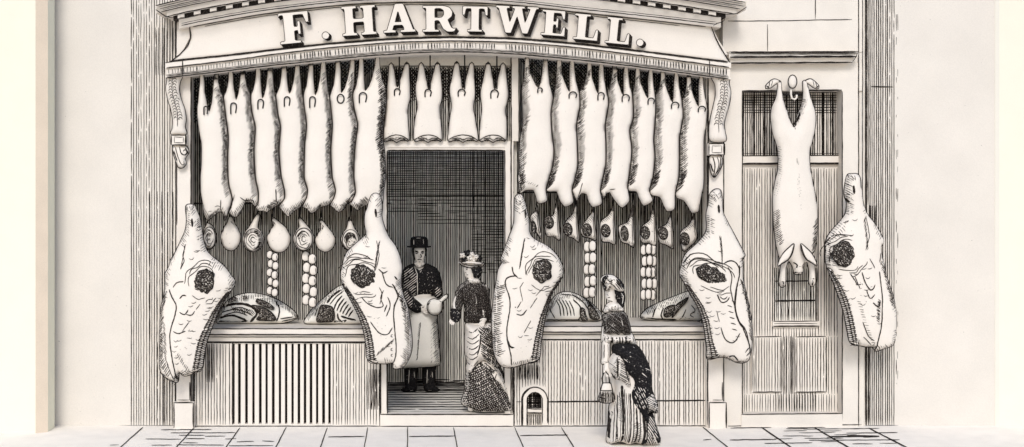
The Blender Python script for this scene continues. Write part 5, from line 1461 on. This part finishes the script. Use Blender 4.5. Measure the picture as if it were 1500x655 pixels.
wear('muff', cuff, YL - .15, .05, 6, lady, dots(cuff, 14, .9, 2), DM, 1.2, .05, 2.2)
skirt = [(683, 540), (689, 528), (704, 522), (718, 524), (729, 532), (737, 548), (744, 570), (750, 590), (751, 600), (735, 602.5), (716, 604), (700, 603.5), (688, 598), (676, 590.5), (679, 577), (681, 560)]
st = hatch(skirt, 62, 2.8, 1.5, .03) + hatch(skirt, -28, 2.8, 1.5, .03) + hatch(skirt, 90, 3.6, .9, .2) + rim([(677, 590), (690, 598), (702, 603)], 5, 2, .6, -1, 1.8) + [([(737, 546), (745, 572), (751, 594)], 3.4), ([(688, 600), (700, 604.5), (750, 602.5)], 2.2)]
wear('skirt', skirt, YL, .27, 30, lady, st, (M_CLOTH, M_INK, M_CLOTH), 1.8, .24, 3.6)
over = [(682, 474), (692, 473), (704, 473.5), (720, 473), (726, 486), (727, 505), (727, 525), (722, 545), (716, 538), (708, 528), (700, 534), (692, 543), (685, 547), (682.5, 538), (684, 530), (681, 518), (680.5, 500), (681, 486)]
st = [([(683, 482), (690, 484), (699, 478)], 1.4, 1, True), ([(682, 490), (690, 493), (700, 485)], 1.4, 1, True), ([(682, 497), (690, 500), (700, 493)], 1.3, 1, True), ([(681, 504), (690, 508), (699, 501)], 1.5, 1, True), ([(681, 512), (690, 516), (698, 509)], 1.3, 1, True), ([(682, 520), (690, 523), (698, 516)], 1.3, 1, True),
      ([(684, 530), (692, 532), (699, 524)], 1.4, 1, True), ([(685, 541), (692, 537), (700, 528)], 1.2, 1, True)]
st += hatch([(700, 476), (722, 473), (727, 505), (724, 540), (712, 530), (702, 512)], 35, 2.2, 1.5, .1) + hatch([(704, 476), (724, 478), (727, 505), (724, 535), (712, 524)], -60, 2.6, 1.4, .1) + [([(697, 476), (708, 488), (718, 498)], 2.2, 2), ([(699, 480), (716, 497)], 2.4), ([(702, 486), (701, 500), (697, 515)], 2.2, 1, True), ([(703, 490), (703, 497)], 1.8, 2)]
wear('draped_overskirt', over, YL - .03, .265, 20, lady, st, CM, 1.6, .22)
sash = [(704, 526), (714, 528), (726, 536), (735, 548), (744, 576), (737, 572), (730, 562), (721, 558), (713, 548), (706, 537)]
wear('sash', sash, YL - .10, .205, 9, lady, [([(709, 530), (708, 542), (716, 550), (720, 558)], 1.6, 1, True), ([(712, 550), (724, 540), (734, 550)], 1.6, 1, True), ([(726, 545), (722, 560), (734, 565)], 1.4, 1, True), ([(716, 534), (719, 542)], 3.0), ([(730, 545), (738, 560), (742, 574)], 3.0)] + hatch([(708, 528), (726, 538), (722, 546), (712, 542)], 40, 2.4, 1.5, .1), CM, 1.5, .05, 2.6)

# ------------------------------------------------------------------ lady on the pavement
YP = yg(649)
lady2 = thing('person', (P(920, 649, YP)[0], YP, 0), 'lady in bonnet, fringed cape, dark bustle and striped skirt standing on the pavement', 'person')
J = {'pelvis': (911, 512, 0, (.13, .12)), 'waist': (906, 497, 0, .09), 'chest': (901, 466, 0, (.12, .10)), 'neckb': (900, 449, 0, .05), 'neck': (899, 443, 0, .042),
     'chin': (893, 436.5, -.02, .040), 'face': (895.5, 430, -.01, (.058, .068)), 'brow': (897.5, 423, .0, (.064, .072)), 'crown': (899, 416, 0, .046), 'nose': (886.8, 429.5, -.03, .009),
     'shl': (891, 462, -.01, .04), 'ell': (885.5, 495, -.03, .04), 'wrl': (886.5, 533, -.10, .026),
     'shr': (913, 462, .02, .04), 'elr': (918, 488, .05, .04), 'wrr': (912, 505, -.02, .026),
     'hipl': (904, 522, 0, .10), 'knl': (903, 580, 0, .062), 'anl': (903, 634, 0, .04), 'toel': (898, 644.5, -.09, .032),
     'hipr': (918, 522, 0, .10), 'knr': (922, 580, 0, .062), 'anr': (924, 634, 0, .04), 'toer': (919, 644.5, -.09, .032)}
hand(J, E2 := [(a, c) for a, c in E if not (a.startswith('l') and a not in J) and not (c in ('lpalm', 'rpalm') or a in ('lpalm', 'rpalm') or a[:2] in ('lk', 'lm', 'rk', 'rm'))], 'wrl', (886.5, 533), (.15, 1), -.12, curl=.015, L=.95, tag_='l')
hand(J, E2, 'wrr', (912, 505), (-.9, .4), -.03, curl=.01, L=.8, tag_='r')
fs = [([(889, 425.5), (892, 425.5)], 1.3), ([(888.5, 423.6), (892.5, 423)], 1.0), ([(889, 435), (892.5, 435)], 1.2), ([(887.6, 431), (890, 432)], .9), ([(890, 440), (896, 441)], 1.1)]
figure(lady2, J, E2, YP, 'pelvis', fs, (M_SKIN, M_INK, M_CLOTH))
q = [(896, 419), (903, 417), (910, 421), (915, 430), (915.5, 440), (912, 451), (906, 455), (902.5, 448), (901, 438), (899, 432), (896, 428)]
wear('hair', q, YP + .01, .095, 8, lady2, dots(q, 14, .8, 2) + [([(907, 428), (911, 433), (909, 444)], 1.0, 2)], DM, 1.1, .10, 2.4)
bon = [(879.5, 411), (881, 406.5), (884, 403.5), (890, 402.5), (897, 403), (903, 406), (909, 412), (914, 421), (912.5, 427), (905, 426.5), (899, 424), (893, 420), (888.5, 425.5), (885.5, 426), (884, 420), (883.5, 415)]
st = [([(887, 417), (894, 421), (901, 428), (910, 428)], 1.6, 1, True), ([(890, 413), (897, 418), (903, 424), (912, 425)], 1.3, 1, True), ([(886, 406), (890, 411), (896, 408)], 1.6, 1, True)] + hatch([(900, 406), (912, 414), (913, 425), (904, 423), (898, 414)], 50, 1.9, 1.6, .03) + hatch([(901, 407), (913, 416), (911, 424), (900, 416)], -40, 2.2, 1.5, .05) + dots([(882, 408), (898, 404), (896, 412), (886, 416)], 16, 1.5) + \
     hatch([(884, 416), (889, 418), (888, 426), (884, 424)], 60, 1.6, 1.4, 0)
wear('bonnet', bon, YP - .045, .115, 7, lady2, st, CM, 1.5, .13, 2.4)
q = [(899, 406), (905, 407.5), (910, 412), (914.5, 420), (913, 427), (907, 425), (903, 420), (905, 415)]
wear('ribbon', q, YP - .09, .10, 6, lady2, dots(q, 8, .8, 2), DM, 1.0, .05, 2.2)
q = [(882, 409), (885, 405), (890, 403.5), (892, 407), (888, 411), (885, 417), (888, 420), (887.5, 425.5), (884.5, 424), (883, 417)]
wear('ribbon', q, YP - .12, .07, 5, lady2, dots(q, 9, 1.0, 2), DM, .9, .03, 2.2)
q = [(885, 452), (888, 446), (892, 443), (899, 441), (906, 444), (911, 449), (914, 454), (906, 457), (896, 456.5), (888, 458), (883, 457)]
wear('neck_ruff', q, YP - .03, .09, 6, lady2, dots(q, 34, 1.3) + rim([(886, 456), (896, 455.5), (910, 453)], 6, 2.2, .1, -1, 1.1), CM, 1.4, .09, 2.4)
cape = [(887, 456), (893, 453), (903, 452.5), (911, 455), (917, 461), (921.5, 472), (924, 484), (925, 491), (918, 489.5), (914, 492), (908, 489), (903, 492), (897, 489), (892, 491.5), (887, 488), (881.5, 491), (882, 476), (883, 464)]
st = hatch(cape, 38, 1.9, 1.3, .03) + hatch(cape, -55, 2.5, 1.1, .1) + hatch([(905, 453), (917, 461), (924, 486), (912, 490), (906, 470)], 75, 2.0, 1.5, .05) + hatch([(882, 462), (888, 458), (887, 488), (882, 490)], 80, 1.9, 1.3, .05) + [([(884, 490), (892, 489), (904, 490), (914, 490), (924, 489)], 2.2)] + [([(905, 462), (908, 475)], .8, 2), ([(893, 480), (900, 484)], .8, 2)]
wear('cape', cape, YP, .165, 15, lady2, st, GM, 1.8)
hem = [(881.5, 488), (892, 487), (905, 487), (916, 487.5), (925, 488), (929, 496), (931.5, 503.5), (924, 505), (917, 503), (911, 505.5), (904, 503.5), (898, 505), (891, 502.5), (885, 504), (881, 502)]
st = [([(x, 489 + rnd.uniform(0, 2)), (x + rnd.uniform(-1.5, 1.5), 496), (x + rnd.uniform(-1, 2), 503)], rnd.uniform(1.5, 2.6), 1, True) for x in (883.5, 886.5, 892, 894, 899, 904.5, 908, 912.5, 914, 919.5, 925, 927.5)] + dots(hem, 26, 1.1)
wear('fringe', hem, YP - .005, .155, 12, lady2, st, CM, 1.5, .15, 2.4)
arm = [(882.5, 500), (893, 500), (894, 514), (893.5, 527), (891, 533.5), (881, 533), (881.5, 520)]
wear('sleeve', arm, YP - .07, .055, 6, lady2, [([(890, 502), (891.5, 515), (890, 530)], 3.4), ([(880.5, 530), (892, 531.5)], 3.4), ([(884, 504), (883.5, 524)], .9), ([(881, 534), (890, 533)], 1.6)], CM, 1.4, .05, 2.4)
skirt2 = [(893, 535), (900, 525), (916, 520), (936, 530), (946, 560), (954, 600), (960, 622), (967, 645), (960, 650), (944, 651), (928, 648), (918, 650.5), (906, 646), (896, 648.5), (888, 646), (890.5, 620), (892, 595), (897, 575), (896, 555)]
st = [([(892.5, 600), (891, 625), (889.5, 645)], 2.2), ([(894, 600), (893, 606)], 3.0), ([(901, 575), (899, 610), (897, 643)], 1.2), ([(899, 630), (897, 645)], 2.6), ([(906, 560), (907, 600), (906, 643)], 3.2), ([(909, 565), (909.5, 640)], 1.0), ([(916, 570), (917, 600), (916, 644)], 2.2), ([(924.5, 590), (926, 620), (925, 645)], 2.6),
      ([(935, 600), (937, 625), (937, 648)], 4.2), ([(940, 605), (941, 648)], 2.0), ([(888, 645), (897, 648), (906, 646), (918, 650), (930, 648)], 1.8)]
st += hatch([(938, 590), (952, 598), (966, 645), (942, 650)], 60, 2.6, 1.3, .06) + hatch([(936, 592), (950, 598), (956, 620), (938, 625)], -20, 2.4, 1.4, .08) + hatch([(919, 610), (933, 612), (934, 646), (920, 646)], 150, 3.0, .9, .2) + hatch([(901, 575), (906, 575), (905, 612), (900, 612)], 35, 2.4, .8, .1)
st += [([(955, 608), (962, 630), (967, 645)], 3.6), ([(945, 606), (950, 640)], 1.2)]
st += [([(x0, 570), (x0 + 1, 600), (x1, 646)], w_, 1, True) for x0, x1, w_ in ((903, 902, .8), (911, 911.5, .9), (913.5, 914, .8), (920, 920.5, 1.6), (929, 930.5, 1.4), (895.5, 893.5, .9), (898, 899.5, .8))]
wear('striped_skirt', skirt2, YP, .26, 30, lady2, st, CM, 1.8, .24, 3.4)
drape = [(891, 528), (897, 518), (906, 515), (914, 524), (920, 540), (923, 556), (922, 568), (914, 566), (908, 558), (900, 554), (894, 546), (890, 538)]
st = hatch(drape, 30, 2.4, 1.1, .08) + [([(900, 520), (900, 545), (907, 556)], 2.2, 1, True), ([(909, 520), (913, 545), (921, 565)], 1.8, 1, True), ([(893, 545), (902, 555), (914, 567)], 2.2, 1, True), ([(904, 557), (910, 562)], 2.0), ([(903, 527), (902, 545)], 2.0, 2), ([(912, 555), (917, 561)], 2.0, 2)]
wear('draped_overskirt', drape, YP - .10, .19, 10, lady2, st, CM, 1.6, .06, 2.6)
bus = [(896, 513), (899, 504), (908, 502), (918, 502), (927, 503), (934, 506.5), (941, 515), (946, 525), (951, 536), (953.5, 550), (954, 566), (958, 578), (962.5, 592), (962, 602), (955, 605), (948, 600), (950, 612), (944, 620), (936, 612), (928, 600), (918, 586), (916, 570), (920, 556), (913, 548), (906, 540), (903, 528)]
st = dots(bus, 60, 1.0, 2) + hatch([(938, 575), (952, 570), (962, 592), (958, 603), (944, 596)], 30, 2.2, 1.2, .1, 2) + hatch([(920, 560), (936, 562), (942, 592), (928, 594)], 65, 3.0, 1.0, .4, 2, seg=(3, 9)) + [([(920, 585), (922, 596), (930, 600)], 1.4, 2, True), ([(915, 575), (917, 583)], 1.6, 2), ([(932, 540), (938, 545)], 1.2, 2), ([(908, 521), (913, 525)], 1.2, 2), ([(938, 534), (950, 540)], .9, 2)]
wear('bustle', bus, YP - .08, .28, 22, lady2, st, DM, 1.0, .16, 3.2)
q = [(936, 596), (946, 600), (955, 604), (961, 622), (967.5, 645), (962, 649), (952, 640), (944, 650), (938, 648), (936, 625)]
wear('train', q, YP - .12, .17, 12, lady2, hatch([(948, 606), (956, 610), (962, 640), (952, 640), (946, 648), (941, 630)], 55, 2.8, 1.1, .1, 2) + [([(958, 612), (963, 632)], .9, 2)], DM, 1.0, .05, 2.6)
# bag in her hand
YB = YP - .13
root = thing('handbag', P(888, 590, YB), 'small handbag with a dark lower half held by the lady on the pavement', 'handbag')
bag = [(882.5, 561), (894.5, 561), (897, 571), (900, 583), (899, 588.5), (893, 590.5), (884, 590.5), (877, 588.5), (876, 583), (880, 571)]
body('pouch', bag, YB, .045, 8, .045, (M_CLOTH, M_INK, M_CLOTH), root, hatch([(880, 572), (897, 572), (900, 584), (898, 590), (878, 590), (876, 584)], 88, 1.9, 1.45, .05) + hatch([(877, 576), (886, 572), (886, 590), (877, 589)], 10, 2.2, 1.2, .1) + [([(880, 572), (897, 571.5)], 1.6)], 1.6, False, 2.4)
b = B(); s = (D + YB) / K
tube3(b, [((x - VX) * s, YB - .005, CZ - (y - VY) * s) for x, y in ((883, 562), (881.5, 554), (884, 547), (887, 544), (891, 549), (892.5, 556), (893.5, 562))], .006, 0, 6)
b.link('strap', (M_IRON,), root)
# ================================================================== CAMERA, SKY, SUN
sc = bpy.context.scene
cam = bpy.data.cameras.new('camera')
co = bpy.data.objects.new('camera', cam)
col.objects.link(co)
co.location = (0, -D, CZ)
co.rotation_euler = (math.radians(90), 0, 0)
cam.sensor_width = 36; cam.sensor_fit = 'HORIZONTAL'
cam.lens = 36 * D / 10.0
cam.shift_x = 150 / 1500
cam.shift_y = -47.5 / 1500
cam.clip_start = .1; cam.clip_end = 500
sc.camera = co

EL, AZ = math.radians(38), math.radians(8)       # high thin-cloud sun behind the viewer, a little to the left
w = bpy.data.worlds.new('World'); sc.world = w; w.use_nodes = True
nt = w.node_tree
sky = nt.nodes.new('ShaderNodeTexSky'); sky.sky_type = 'NISHITA'; sky.sun_disc = False
sky.sun_elevation = EL; sky.sun_rotation = math.pi + AZ
sky.air_density = 1.0; sky.dust_density = 1.4; sky.ozone_density = 1.0
nt.links.new(sky.outputs['Color'], nt.nodes['Background'].inputs['Color'])
nt.nodes['Background'].inputs['Strength'].default_value = 0.15
sun = bpy.data.lights.new('sun', 'SUN'); sun.energy = 1.5; sun.angle = math.radians(18); sun.color = (1.0, .98, .95)
so = bpy.data.objects.new('sun', sun); col.objects.link(so)
dv = Vector((-math.sin(AZ) * math.cos(EL), -math.cos(AZ) * math.cos(EL), math.sin(EL)))
so.rotation_euler = dv.to_track_quat('Z', 'Y').to_euler()
so.location = dv * 20
sc.view_settings.view_transform = 'Standard'; sc.view_settings.look = 'None'
sc.view_settings.exposure = 0.10; sc.view_settings.gamma = 1.0
sc.view_settings.use_curve_mapping = False
sc.cycles.max_bounces = 6
